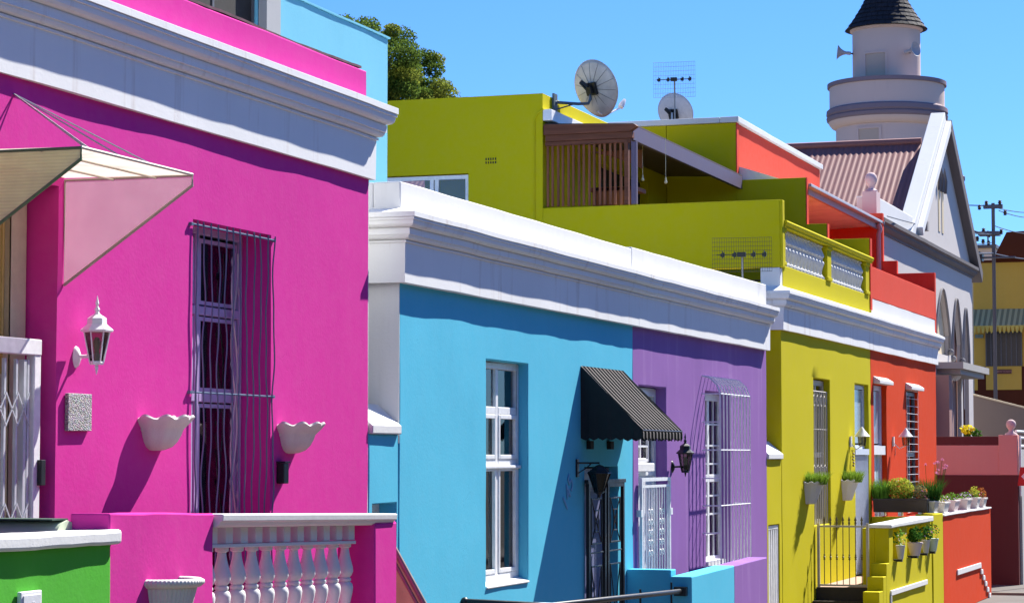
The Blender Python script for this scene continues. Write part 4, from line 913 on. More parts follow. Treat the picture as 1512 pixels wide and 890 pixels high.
# hoods, window, door of red
for a, b, z in ((rd[0]-.03, rd[1]+.10, 4.56), (rw[0]-.05, rw[1]+.12, 4.54)):
    mb = MB(); mb.prism([(a, D-.12, z), (a, D-.12, z+.06), (a, D-.0, z+.13), (a, D-.0, z)], (b-a, 0, 0)); mb.build('window_hood', WHIT, re, bevel=.006)
y = D+.09
mb = MB(); frame_bars(mb, rd[0]+.005, rd[1]-.01, 1.25, 4.54, y, .06, .09, hs=[3.42], mw=.10); df = mb.build('door_frame', paint('pale_lilac_white', (.60,.58,.70), .45), re)
mb = MB(); mb.box(rd[0]+.09, rd[1]-.1, y+.02, y+.03, 3.5, 4.44); mb.build('fanlight', paint('blue_grey_pane', (.30,.36,.46)), df)
mb = MB(); mb.box(rd[0]+.09, 42.55, y+.02, y+.05, 1.3, 3.34); mb.box(42.62, 42.85, y+.02, y+.045, 1.3, 3.34); mb.box(42.93, rd[1]-.1, y+.02, y+.05, 1.3, 3.34); mb.build('door_leaf', paint('pale_aqua_door', (.42,.58,.64), .5), df)
mb = MB(); mb.box(rd[0]-.02, rd[1]-.02, D+.02, D+.08, 3.30, 3.46); mb.build('gate_header', WPNT, df)
y = D+.05
mb = MB(); frame_bars(mb, rw[0]+.005, rw[1]-.005, 2.2, 4.50, y, .06, .07, vs=[46.1], hs=[3.3]); wn = mb.build('window', paint('slate_paint', (.10,.13,.16), .5), re)
mb = MB(); mb.box(45.52, 46.69, y+.03, y+.035, 2.25, 4.43); mb.build('pane', GLS, wn)
mb = MB(); curtain(mb, 45.55, 46.4, 2.25, 4.3, y+.1); mb.build('curtain', CURT, wn)
mb = MB()
for i in range(17): z = 2.2+i*.145; mb.tube([(rw[0]-.03, D-.01, z), (rw[1]-.01, D-.01, z)], .0045, 5)
for x in (rw[0]-.02, rw[1]-.02): mb.tube([(x, D-.018, 2.2), (x, D-.018, 4.5)], .006, 5)
mb.build('security_grille', WPNT, wn)
p = fy(1321, 667, D)
text_obj('house_number', '3', .20, paint('bronze_number', (.10,.035,.012), .5), (p.x, D-.012, p.z), FACE, re)

# hooded lamps
def lamp_c(u, v, lx, lab):
    p = fy(u, v, D); t = thing('wall_lantern', lab, 'wall lamp', p, 'hooded lamps at the yellow and red doors')
    c = Vector((p.x+.02, D-lx, p.z))
    mb = MB(); mb.box(p.x-.04, p.x+.04, D-.03, D-.002, p.z-.12, p.z+.06); mb.tube([(p.x, D-.02, p.z-.06), (c.x, (D+c.y)/2, p.z-.16), (c.x, c.y, p.z-.10)], .012, 6); mb.build('bracket', WPNT, t)
    mb = MB(); mb.lathe(c, [(.13,.05),(.135,.06),(.09,.11),(.05,.16),(.03,.19),(.012,.21),(.001,.225)], 20); mb.build('hood', WPNT, t, smooth=40)
    mb = MB(); mb.lathe(c, [(.03,-.11),(.06,-.10),(.075,.05)], 12); mb.build('glass', glass('amber_lantern_glass', (.8,.72,.5), 1.5, .1, .85), t, smooth=40)
lamp_c(1255, 649, .20, 'white hooded lamp on the yellow wall beside the pale door')
lamp_c(1318, 649, .24, 'white hooded lamp on the orange-red wall above the house number')
p = fy(1257, 678, D); t = thing('wind_chime', 'small bronze wind chime hanging on the yellow wall under the lamp', 'ornament', p)
mb = MB()
for k in range(5): mb.lathe((p.x+.03*math.sin(k*2), D-.035, p.z-.1+k*.05), [(.001,-.02),(.025,0),(.001,.02)], 8)
mb.tube([(p.x, D-.035, p.z-.12), (p.x, D-.02, p.z+.15)], .004, 4); mb.build('shells', paint('bronze_number', (.10,.035,.012)), t)
mb = MB(); mb.tube([(p.x, D, p.z+.15), (p.x, D-.04, p.z+.15)], .006, 5); mb.build('hook', BIRON, t)

# grass pots on the yellow wall
def grass_pot(u, v, lab, seed):
    p = fy(u, v, D); t = thing('wall_planter', lab, 'wall planter', p, 'grass pots on the yellow wall')
    mb = MB(); mb.lathe(p, [(.09,-.33),(.13,-.32),(.21,-.10),(.235,-.03),(.25,-.03),(.262,.0),(.24,.012),(.22,-.02)], 40, PI, 2*PI, rim=lambda r, z, q: (r*(1+.02*math.cos(q*14)), z+(.012*math.cos(q*14) if z > -.05 else 0)))
    mb.prism([(p.x-.09,D-.001,p.z-.33),(p.x+.09,D-.001,p.z-.33),(p.x+.2,D-.001,p.z),(p.x-.2,D-.001,p.z)], (0,-.01,0)); mb.build('bowl', WCER, t, smooth=50)
    mb = MB(); mb.lathe(p, [(.001,-.03),(.18,-.025)], 20, PI, 2*PI); mb.build('soil', SOIL, t)
    r = random.Random(seed); mb = MB(); blades(mb, (p.x, p.y-.11, p.z-.03), 900, .19, .20, .007, .9, r); mb.build('grass_tuft', leafmat('grass_leaf', (.20,.32,.04)), t)
grass_pot(1192, 712, 'white half pot of grass on the yellow wall left of the barred window', 1)
grass_pot(1246, 709, 'white half pot of grass on the yellow wall right of the barred window', 2)

# ================================================================== YELLOW / RED STOEP
ys = 6.52
t = thing('boundary_wall', 'yellow low wall with vertical slots and white coping beside the iron gate', 'low wall', (39, ys, G), 'front walls of the stoeps')
zt = 2.17
mb = MB(); wall_x(mb, 37.25, 41.50, G, zt-.012, ys, .22, [(37.62, 38.30, 1.62, zt-.05), (38.95, 39.75, 1.62, zt-.05), (40.2, 40.85, 1.62, zt-.05)], seed=91); mb.build('wall_body', YELL, t, bevel=.008, smooth=40)
mb = MB(); rough_box(mb, 37.22, 41.4, ys-.05, ys+.32, zt-.01, zt+.045, zb1=zt+.075, amp=.005); mb.build('coping', WHIT, t, bevel=.012)
mb = MB(); rough_box(mb, 41.50, 42.65, ys-.02, ys+.28, G, 2.27, amp=.004); mb.build('end_pier', YELL, t, bevel=.01, smooth=40)
mb = MB(); rough_box(mb, 37.26, 37.55, ys+.222, ys+.42, G, zt-.015, amp=.003); mb.build('gate_pier', YELL, t, bevel=.01)
mb = MB()
for x0, x1, z in ((36.95, 37.24, 1.62), (36.66, 36.948, 1.43), (36.3, 36.658, 1.22), (35.9, 36.298, 1.02)): rough_box(mb, x0, x1, ys-.01, ys+.24, G, z, amp=.003)
mb.build('stepped_cheek', YELL, t, bevel=.01)
mb = MB()   # raised white bands
a0, a1 = (37.30, 1.155), (40.80, 1.155)
mb.box(37.25, 40.80, ys-.035, ys-.004, 1.11, 1.19); mb.box(37.25, 37.31, ys-.033, ys-.004, G, 1.105); mb.build('raised_band', WHIT, t, bevel=.006)
t = thing('boundary_wall', 'orange-red low wall with white stepped band below the row of flower pots', 'low wall', (46, ys, G), 'front walls of the stoeps')
mb = MB(); rough_box(mb, 42.66, 48.95, ys-.02, ys+.25, G, 2.21, amp=.004, seed=92); mb.build('wall_body', ORAN, t, bevel=.01, smooth=40)
mb = MB(); rough_box(mb, 42.655, 48.9, ys-.05, ys+.28, 2.214, 2.245, amp=.008, step=.15); mb.build('coping', WHIT, t, bevel=.01)
mb = MB(); mb.box(44.2, 47.3, ys-.05, ys-.024, 1.10, 1.20)
for i in range(5):
    x = 47.3+.28*i; z = 1.10-.13*i; mb.box(x, x+.03, ys-.05, ys-.024, z-.12, z+.06); mb.box(x+.035, x+.25, ys-.05, ys-.024, z-.13, z-.04)
mb.build('raised_band', WHIT, t, bevel=.006)
mb = MB(); rough_box(mb, XB-.06, XB+.12, ys+.29, D-.01, 1.1, 2.22, amp=.004)
mb.build('divider_wall', YELL, bpy.data.objects['boundary_wall.003'] if 'boundary_wall.003' in bpy.data.objects else t, bevel=.01)
mb = MB(); mb.box(36.96, 49.0, ys+.26, D-.004, G, 1.25)
tag(mb.build('stoep_floor', stucco('stoep_tiles', (.42,.30,.24), var=.15)), 'pale pink tiled stoep floor behind the iron gate of the yellow house', 'stoep', 'raised stoep floors')
mb = MB()
mb.box(36.88, 36.955, ys+.245, D-.004, G, 1.245)  # riser and steps coloured dark to stand for the shadow beneath the gate
for i in range(4): mb.box(36.88-.3*(i+1), 36.88-.3*i-.002, ys+.245, D-.004, G, 1.25-.2*(i+1))
tag(mb.build('front_steps', stucco('shadow_dark_step', (.06,.05,.04), var=.3)), 'steps leading up to the iron gate of the yellow house, coloured dark for shadow', 'steps')
# iron gate (perpendicular to the facade)
t = thing('garden_gate', 'cream wrought iron gate with spear tips at the yellow house steps', 'gate', (36.9, 7.2, 1.25))
gi = paint('cream_iron', (.48,.44,.38)); gx = 36.9; y0, y1 = 6.79, 7.56
mb = MB()
for z in (1.28, 2.19): mb.box(gx-.012, gx+.012, y0, y1, z-.014, z+.014)
for y in (y0, y1): mb.box(gx-.018, gx+.018, y-.02, y+.02, 1.25, 2.24)
fr = mb.build('gate_frame', gi, t)
for i in range(7):
    y = y0+.09+i*(y1-y0-.18)/6; mb = MB(); mb.tube([(gx, y, 1.28), (gx, y, 2.2)], .007, 6)
    mb.lathe((gx, y, 1.70), [(.001,-.04),(.018,-.02),(.010,0),(.022,.015),(.008,.03),(.016,.05),(.001,.07)], 8)
    mb.lathe((gx, y, 2.20), [(.008,0),(.018,.04),(.010,.07),(.022,.085),(.001,.15)], 8); mb.build('picket', paint('bronze_iron', (.16,.13,.06), .5), t, smooth=60)
# flowers and planters
LG1, LG2, LG3 = leafmat('green_leaf', (.11,.24,.03)), leafmat('yellow_green_leaf', (.42,.46,.06)), leafmat('dark_green_leaf', (.045,.13,.02))
PET = {k: leafmat('petal_'+k, c, .2) for k, c in dict(orange=(.75,.25,.04), red=(.6,.03,.02), white=(.75,.72,.68), violet=(.25,.08,.5), pink=(.7,.25,.45), lilac=(.45,.35,.65)).items()}
def flowers(t, c, rad, n, mats, r, s=.035):
    for k in mats:
        mb = MB(); leaves(mb, c, n, rad, s, r); mb.build('blossoms', PET[k], t, label=k+' blossoms')
t = thing('planter_box', 'long brown planter box packed with green and golden bushes on the stoep divider', 'planter', (XB, 7.1, 2.27))
mb = MB(); xc = XB+.03; yA, yB_ = 6.62, 7.56
mb.prism([(xc-.10, yB_, 2.30), (xc+.10, yB_, 2.30), (xc+.14, yB_, 2.53), (xc-.14, yB_, 2.53)], (0, yA-yB_, 0)); mb.box(xc-.155, xc+.155, yA-.015, yB_+.012, 2.50, 2.54); bx = mb.build('trough', paint('dark_brown_plastic', (.035,.022,.018), .5), t, bevel=.008)
for y in (6.75, 7.1, 7.4): mb = MB(); mb.box(xc-.1, xc+.1, y-.03, y+.03, 2.235, 2.3); mb.build('foot', WPNT, t)
r = random.Random(21)
mb = MB(); blades(mb, (xc, 7.42, 2.52), 620, .16, .36, .009, .6, r); mb.build('grass_tuft', LG1, t)
mb = MB(); leaves(mb, (xc, 7.10, 2.70), 1100, (.17,.25,.20), .05, r); mb.build('golden_bush', LG2, t)
mb = MB(); leaves(mb, (xc, 7.05, 2.60), 300, (.13,.25,.09), .05, r); mb.build('leafy_filling', LG1, t)
mb = MB(); leaves(mb, (xc, 6.76, 2.64), 320, (.14,.13,.13), .05, r); mb.build('pale_bush', leafmat('dusty_leaf', (.20,.20,.09)), t)
flowers(t, (xc-.1, 7.05, 2.62), (.1,.36,.10), 26, ('orange', 'red'), r); flowers(t, (xc-.03, 7.1, 2.84), (.05,.10,.03), 9, ('white',), r)
flowers(t, (xc-.08, 6.74, 2.62), (.08,.14,.14), 24, ('pink', 'orange'), r)
def wall_pot(x, y, z, w, dp, h, lab, seed, kinds, bush, grass=0, mat=None, grp='flower pots on the end wall'):
    t = thing('flower_pot', lab, 'flower pot', (x, y, z), grp); r = random.Random(seed)
    mb = MB(); a, b = w/2, dp/2
    def ring(k, zz): return [(x-a*k, y-b*k, zz), (x+a*k, y-b*k, zz), (x+a*k, y+b*k, zz), (x-a*k, y+b*k, zz)]
    mb.hexa(ring(.72, z+.012)+ring(1, z+h)); 
    for q in (ring(1.06, z+h-.02)+ring(1.08, z+h+.012),): mb.hexa(q)
    mb.build('pot', mat or WCER, t, bevel=.006)
    mb = MB(); mb.box(x-a*.85, x+a*.85, y-b*.85, y+b*.85, z, z+.014); mb.build('saucer', WPNT, t)
    mb = MB(); leaves(mb, (x, y, z+h+.06), bush, (a, b, .09), .04, r); mb.build('foliage', LG1, t)
    if grass: mb = MB(); blades(mb, (x, y, z+h), grass, min(a, b)*1.2, .40, .008, .75, r); mb.build('tall_grass', LG3, t)
    flowers(t, (x, y-.03, z+h+.07), (a, b, .08), 16, kinds, r)
    return t
zc = 2.25
wall_pot(42.1, ys+.12, 2.285, .5, .26, .20, 'grey-white flower trough with tall dark grass at the end of the brown planter', 31, ('orange', 'white'), 90, 520)
wall_pot(43.35, ys+.12, zc, .62, .24, .19, 'white flower trough with orange and violet blooms, first after the tall grass', 32, ('orange', 'violet', 'white'), 130)
wall_pot(44.6, ys+.12, zc, .60, .24, .20, 'pinkish white flower trough with trailing green leaves on the red wall', 33, ('lilac',), 260, 0, stucco('pinkish_planter', (.66,.55,.54), var=.06))
wall_pot(46.2, ys+.12, zc, .55, .24, .20, 'white flower pot with violet pansies on the red wall', 34, ('violet', 'lilac', 'white'), 150)
t = wall_pot(47.5, ys+.12, zc, .42, .24, .20, 'white flower pot with pale green leaves near the end of the red wall', 35, ('white',), 120)
mb = MB(); leaves(mb, (47.5, ys+.1, zc+.34), 120, (.2,.1,.09), .05, random.Random(4)); mb.build('pale_leaves', LG2, t)
t = wall_pot(48.45, ys+.12, zc, .42, .24, .18, 'white flower pot with copper orange leaves at the far end of the red wall', 36, ('orange', 'pink'), 60)
mb = MB(); leaves(mb, (48.45, ys+.1, zc+.28), 120, (.2,.1,.12), .055, random.Random(5)); mb.build('copper_leaves', leafmat('copper_leaf', (.35,.13,.04)), t)
t = thing('flowering_stalks', 'tall thin stalks with pink globe blooms rising from the trough of dark grass', 'plant', (42.1, ys+.12, 2.5))
r = random.Random(9); mb = MB(); tips = []
for i in range(13):
    a = r.uniform(-.28, .28); b = r.uniform(-.25, .1); top = Vector((42.1+a*1.6, ys+.12+b, 2.5+r.uniform(.45, .75))); tips.append(top); mb.tube([(42.1+a*.4, ys+.12+b*.4, 2.5), (42.1+a, ys+.12+b*.8, 2.8), top], .0035, 4)
mb.build('stalk', LG1, t)
mb = MB()
for p in tips: leaves(mb, p, 18, (.03,.03,.025), .022, r)
mb.build('bloom', PET['pink'], t)
def slot_pot(x, lab, seed, kinds, bush, mat, w=.07):
    t = thing('flower_pot', lab, 'flower pot', (x, ys-.02, 1.6), 'narrow pots hung in the wall slots'); r = random.Random(seed)
    mb = MB(); z = 1.62; y = ys-.06
    mb.lathe((x, y, z), [(w*.62, .03),(w, .22),(w*1.1, .225),(w*1.1, .25),(w*.9, .25)], 18); mb.build('pot', mat, t, smooth=40)
    mb = MB(); mb.box(x-w*.5, x+w*.5, y-w*.4, ys+.05, z-.01, z+.028); mb.build('bracket', BIRON, t)
    mb = MB(); leaves(mb, (x, y, z+.36), bush, (.16,.12,.14), .055, r); mb.build('foliage', LG3 if bush > 150 else LG1, t)
    if kinds: flowers(t, (x, y-.03, z+.36), (.15,.10,.12), 14, kinds, r)
slot_pot(37.95, 'slim white pot of orange and white flowers in the first slot of the yellow wall', 41, ('white', 'orange'), 70, WCER)
slot_pot(39.35, 'slim pale pot of dense dark green herb in the middle of the yellow wall', 42, (), 420, stucco('pinkish_planter', (.66,.55,.54)), .12)
slot_pot(40.45, 'slim dark-footed white pot with bushy herb in the last slot of the yellow wall', 43, ('violet',), 200, WCER)
slot_pot(41.25, 'pale green pot of pink flowers hung beside the last slot of the yellow wall', 44, ('pink', 'orange'), 60, stucco('mint_planter', (.55,.66,.55), var=.06), .09)

# ================================================================== SATELLITE DISHES, ANTENNAS
def dish(root, c, w, h, az, tilt, shell, lnb=True, yflip=1):
    """offset dish, axis along local +x; back ribs, mount, feed arm"""
    R = Matrix.Translation(c) @ Matrix.Rotation(az, 4, 'Z') @ Matrix.Rotation(-tilt, 4, 'Y')
    mb = MB(); n, m_ = 48, 8; vs = [(0,0,0)]
    for k in range(1, m_+1):
        for i in range(n):
            q = 2*PI*i/n; r_ = k/m_; yy = w/2*r_*math.cos(q); zz = h/2*r_*math.sin(q)*(1+.10*max(0, -math.sin(q))**6); vs.append((.09*r_*r_, yy, zz))
    fs = [(0, 1+(i+1) % n, 1+i) for i in range(n)]
    for k in range(m_-1):
        for i in range(n): fs.append((1+k*n+i, 1+k*n+(i+1) % n, 1+(k+1)*n+(i+1) % n, 1+(k+1)*n+i))
    mb.add(vs, fs); sh = mb.build('reflector', shell, root, smooth=50, tf=R); so_ = sh.modifiers.new('thick', 'SOLIDIFY'); so_.thickness = .006
    mb = MB(); mb.tube([(.092, w/2*math.cos(q), h/2*math.sin(q)*(1+.10*max(0, -math.sin(q))**6)) for q in [2*PI*i/48 for i in range(49)]], .006, 5); mb.build('rim', shell, sh, tf=R)
    mb = MB()
    for i in range(14):
        q = 2*PI*i/14+.2; mb.tube([(-.012, .1*math.cos(q)*w, .1*math.sin(q)*h), (.03, w/2*.6*math.cos(q), h/2*.6*math.sin(q)), (.075, w/2*.93*math.cos(q), h/2*.93*math.sin(q))], .004, 4)
    if lnb: mb.build('back_rib', paint('rib_grey', (.2,.19,.19), .6), sh, tf=R)
    mb = MB(); mb.box(-.06, -.01, -.10, .10, -.10, .10); mb.box(-.13, -.05, -.06, .03, -.06, .05); mb.tube([(-.12, .02, 0), (-.13, .12, .14)], .018, 6); mb.tube([(-.10, .0, .05), (-.10, .12, .15)], .03, 6)
    mb.build('mount', BIRON, root, tf=R, bevel=.004)
    if lnb:
        mb = MB(); mb.tube([(.0, 0, -h*.42), (.12, 0, -h*.54), (.60, 0, -h*.50)], .014, 6); mb.build('feed_arm', WPNT, root, tf=R)
        mb = MB(); mb.tube([(.56, 0, -h*.50), (.60, 0, -h*.47), (.70, 0, -h*.40)], [.045, .05, .025], 10); mb.build('feed_horn', WPNT, root, tf=R, smooth=50)
    return R
shell = paint('weathered_dish_paint', (.50,.46,.43), .5, .0, .15, 5)
c = fx(875, 131, 35.5)
t = thing('satellite_dish', 'large grey satellite dish on a steel arm at the corner of the yellow storey', 'satellite dish', c, 'satellite dishes on the roofs')
dish(t, c, .86, .88, math.radians(-24), math.radians(20), shell)
wp = Vector((35.0, 11.29, fy(830, 157, 11.29).z))
mb = MB(); mb.box(wp.x-.05, wp.x+.12, 11.255, 11.288, wp.z-.15, wp.z+.13); mb.tube([(wp.x+.03, 11.27, wp.z), (wp.x+.25, c.y+.16, wp.z-.01), (c.x-.10, c.y+.04, wp.z+.01), (c.x-.09, c.y+.01, wp.z+.08), (c.x-.09, c.y+.01, c.z)], .024, 8); mb.tube([(wp.x+.03, 11.27, wp.z-.12), (wp.x+.22, c.y+.24, wp.z-.02)], .012, 6); mb.build('wall_arm', paint('blue_grey_steel', (.10,.14,.17), .5, .3), t, smooth=60)
c = fx(995, 168, 46.0)
t = thing('satellite_dish', 'pale round satellite dish behind the grid antenna on the red house roof', 'satellite dish', c, 'satellite dishes on the roofs')
dish(t, c, .76, .80, math.radians(-10), math.radians(25), paint('cream_dish_paint', (.70,.66,.64), .5, 0, .08), False)
mb = MB(); mb.tube([(c.x-.15, c.y, 9.2), (c.x-.15, c.y, c.z)], .02, 6); mb.build('mast', GALV, t)
def antenna(u, v, x, wpx, hpx, zbase, lab, mat, bow):
    c = fx(u, v, x); s = F_PX/((c-O).dot(FW)); W, Hh = wpx/s, hpx/s
    t = thing('grid_antenna', lab, 'antenna', (c.x, c.y, zbase), 'grid antennas on the roofs')
    R = Matrix.Translation(c) @ Matrix.Rotation(math.radians(-84), 4, 'Z') @ Matrix.Rotation(math.radians(3), 4, 'X')
    mb = MB(); nx, nz_ = 26, 9
    for i in range(nx): xx = -W/2+W*i/(nx-1); e_ = .03*abs(2*i/(nx-1)-1)**3; mb.tube([(xx, -e_, -Hh/2), (xx, -e_, Hh/2)], .0022, 4)
    for k in range(nz_): zz = -Hh/2+Hh*k/(nz_-1); mb.tube([(-W/2, -.03, zz), (-W/4, 0, zz), (W/4, 0, zz), (W/2, -.03, zz)], .0030, 4)
    mb.build('reflector_grid', mat, t, tf=R)
    mb = MB(); mb.tube([(-W*.42, -.08, 0), (W*.42, -.08, 0)], .007, 6); mb.box(-.06, .06, -.12, -.03, -.035, .035)
    for f_ in bow: xx = W*f_; mb.prism([(xx-.03, -.10, -.03), (xx+.03, -.10, .03), (xx+.03, -.10, -.03), (xx-.03, -.10, .03)][0:1]+[(xx+.03, -.10, -.035), (xx+.03, -.10, .035), (xx-.03, -.10, .015)], (0, .03, 0)); mb.box(xx-.006, xx+.006, -.11, -.07, -.05, .05)
    mb.build('bow_tie_elements', BIRON, t, tf=R)
    mb = MB(); mb.tube([(c.x+.02, c.y, zbase), (c.x, c.y, c.z-.02)], .014, 6); mb.build('mast', paint('mast_grey', (.3,.29,.27), .5, .4), t)
antenna(996, 118, 44.0, 62, 52, 9.25, 'grey grid antenna on a mast above the red house roof, against the sky', GALV, (-.36, -.14, .2, .38))
antenna(1096, 376, 33.3, 88, 50, 5.4, 'dark grid antenna behind the purple house parapet, in front of the yellow wall', paint('rust_wire', (.07,.06,.03), .6), (-.32, -.12, .2, .38))

# ================================================================== CHURCH
YC = 8.9
ch = thing('church', 'pale grey church hall with steep gable, arched openings and red corrugated roof', 'church', (57, YC, G))
def arch_wall(mb, x0, x1, z0, z1, y, t, arches, step=.25):
    """wall with pointed-arch openings: columns of quads between openings; arches [(xa, xb, zsill, zspring, zapex)]"""
    xs = [x0]
    for a in arches: xs += [a[0], a[1]]
    xs.append(x1)
    for i in range(0, len(xs), 2):
        if xs[i+1]-xs[i] > .01: mb.box(xs[i], xs[i+1], y, y+t, z0, z1)
    for xa, xb, zs, zp, za in arches:
        if zs > z0: mb.box(xa, xb, y, y+t, z0, zs)
        n = 12; w_ = (xb-xa)/2; pts = []
        for k in range(n+1):
            s_ = -1+2*k/n; pts.append((xa+w_*(1+s_), zp+(za-zp)*(1-abs(s_)**1.7)))
        for k in range(n):
            (xl, zl), (xr, zr_) = pts[k], pts[k+1]
            mb.hexa([(xl,y,zl),(xr,y,zr_),(xr,y+t,zr_),(xl,y+t,zl),(xl,y,z1),(xr,y,z1),(xr,y+t,z1),(xl,y+t,z1)])
AR = [(57.5, 59.75, 5.75, 6.25, 7.35), (60.15, 61.75, G, 6.1, 7.25), (62.0, 63.1, G, 5.9, 7.1)]
mb = MB(); arch_wall(mb, 50.2, 63.9, G, 8.0, YC, .105, AR); mb.build('front_wall', GREY, ch)
mb = MB(); mb.box(57.3, 63.2, YC+.14, YC+.5, G, 7.6); mb.build('recess_panel', stucco('brown_pink_render', (.36,.22,.19), var=.1), ch)
mb = MB(); mb.box(57.45, 59.8, YC+.11, YC+.135, 5.7, 7.4); mb.build('tympanum', stucco('cream_render', (.62,.52,.36), var=.06), ch)
mb = MB()
for xa, xb, zs, zp, za in AR:
    w_ = (xb-xa)/2; pts = [(xa+w_*(1+s_), zp+(za-zp)*(1-abs(s_)**1.7)) for s_ in [-1+k/8 for k in range(17)]]
    pts = [(xa, zp-.35)]+pts+[(xb, zp-.35)]
    mb.tube([(x, YC-.02, z+.03) for x, z in pts], .035, 6)
    for x in (xa, xb): mb.sphere((x, YC-.04, zp-.4), .08, 6)
mb.build('hood_mould', stucco('shade_grey_moulding', (.25,.24,.24), var=.1, stain=.3), ch, smooth=50)  # grey all round, shading of the projecting hoods put into the colour
cprof = [(.03,7.98),(.035,8.03),(.08,8.05),(.13,8.11),(.13,8.15),(.19,8.18),(.19,8.26),(.0,8.32)]
mb = MB(); cornice(mb, 49.6, 63.95, cprof, YC, YC+.4, rret=True, seed=3); mb.build('cornice', DKGY, ch, smooth=30)
mb = MB(); rough_box(mb, 49.6, 54.3, YC-.02, YC+.4, 8.32, 8.72, amp=.006); mb.build('low_parapet', WHIT, ch, bevel=.02)
mb = MB(); mb.box(50.0, 63.9, YC+.56, 22, 7.0, 7.9); mb.box(63.5, 63.9, YC+.56, 22, G, 7.0); mb.build('hall_wall', GREY, ch)
XR, ZR = 58.9, 11.02
mb = MB(); mb.prism([(54.4, YC+.02, 8.30), (63.85, YC+.02, 8.30), (59.15, YC+.02, 11.45)], (0, .26, 0)); mb.build('gable_wall', GREY, ch)
def rake(mb, a, b, w_, y0, y1):   # thick coping along an inclined line in the XZ plane
    a = Vector((a[0], 0, a[1])); b = Vector((b[0], 0, b[1])); d = (b-a).normalized(); n_ = Vector((-d.z, 0, d.x)); n_ = n_ if n_.z > 0 else -n_
    q = [a-n_*w_*.6, b-n_*w_*.6, b+n_*w_*.4, a+n_*w_*.4]
    mb.prism([(p.x, y0, p.z) for p in q], (0, y1-y0, 0))
mb = MB(); rake(mb, (54.0, 8.22), (59.2, 11.66), .36, YC-.06, YC+.30); gl = mb.build('left_gable_coping', WHIT, ch, bevel=.02)
mb = MB(); rake(mb, (54.6, 8.42), (59.22, 11.5), .22, YC-.20, YC-.062); mb.build('left_gable_moulding', WHIT, ch, bevel=.02)
mb = MB(); rake(mb, (59.2, 11.50), (64.6, 8.06), .32, YC-.20, YC+.20); mb.build('right_gable_coping', DKGY, ch, bevel=.02)  # dark grey, unlike the left coping, paints in the shade of its soffit
# lancets
mb = MB()
for cx_ in (58.45, 59.0):
    mb.box(cx_-.13, cx_+.13, YC-.002+.008, YC+.018, 8.75, 10.0); mb.build
    mb.prism([(cx_-.13, YC+.006, 10.0), (cx_+.13, YC+.006, 10.0), (cx_, YC+.006, 10.3)], (0, .012, 0))
mb.build('lancet_panel', stucco('cream_render', (.62,.52,.36)), ch)
mb = MB()
for cx_ in (58.45, 59.0): mb.tube([(cx_-.2, YC-.03, 9.75), (cx_-.18, YC-.05, 10.05), (cx_, YC-.05, 10.38), (cx_+.18, YC-.05, 10.05), (cx_+.2, YC-.03, 9.75)], .04, 6)
mb.build('lancet_hood', DKGY, ch, smooth=50)
# corrugated roof: real waves
mb = MB(); vs = []; n = 420
for i in range(n+1):
    y = YC+.50+(24-YC-.50)*i/n; o_ = .012*math.sin(i*PI/2)
    vs += [(XR+.0, y, ZR+o_), (53.2, y, ZR-(XR-53.2)*.72+o_)]
mb.add(vs, [(2*i, 2*i+2, 2*i+3, 2*i+1) for i in range(n)])
rm = paint('faded_red_iron', (.24,.095,.085), .6, .1, .10, 2.5); mb.build('roof', rm, ch, smooth=80)
mb = MB(); mb.tube([(XR, YC+.5, ZR+.03), (XR, 24, ZR+.03)], .09, 8); mb.build('ridge_cap', rm, ch, smooth=60)
mb = MB(); mb.prism([(XR, YC+.5, ZR), (63.8, YC+.5, 7.6), (63.8, YC+.5, 7.5), (XR, YC+.5, ZR-.1)], (0, 13, 0)); mb.build('far_roof_slope', rm, ch)
# finial at parapet corner
c = fy(1290, 312, YC+.05)
mb = MB(); rough_box(mb, c.x-.22, c.x+.22, YC-.05, YC+.25, 8.3, 8.80, amp=.006); mb.lathe((c.x, YC+.10, 8.80), [(.14,0),(.14,.04),(.07,.08),(.065,.13),(.11,.19),(.135,.27),(.115,.36),(.06,.41),(.001,.43)], 20); mb.build('ball_finial', stucco('pinkish_white_finial', (.66,.50,.48), var=.08), ch, smooth=50)
# door hood and door
mb = MB(); rough_box(mb, 57.6, 62.2, YC-.65, YC+.0, 5.36, 5.52, amp=.005, step=.5); mb.box(57.8, 62.0, YC-.55, YC-.002, 5.24, 5.36); mb.build('door_hood', stucco('stained_grey', (.40,.38,.35), var=.15, stain=.8), ch)
mb = MB(); mb.box(57.3, 57.75, YC-.35, YC-.002, G, 5.2); mb.build('door_pilaster', stucco('brown_pink_render', (.36,.22,.19)), ch)
mb = MB(); mb.box(58.9, 59.2, YC-.10, YC-.002, G, 5.2); mb.build('door_pilaster', GREY, ch)
mb = MB(); mb.box(57.76, 58.89, YC-.03, YC-.004, G, 5.1); frame_bars(mb, 57.78, 58.88, G, 5.1, YC-.09, .05, .09, vs=[58.3]); mb.build('door', paint('dark_brown_door', (.06,.03,.02), .5), ch)
c = fy(1398, 553, YC); mb = MB(); mb.sphere((c.x, YC-.2, c.z), .16, 8); mb.tube([(c.x, YC, c.z+.1), (c.x, YC-.18, c.z+.08)], .03, 6); mb.build('globe_lamp', WPNT, ch, smooth=60)
c = fy(1385, 335, YC); mb = MB(); c = fy(1358, 335, YC); mb.box(c.x-.12, c.x+.12, YC-.2, YC-.02, c.z-.1, c.z+.12); mb.build('bracket_stone', stucco('stained_grey', (.40,.38,.35)), ch)

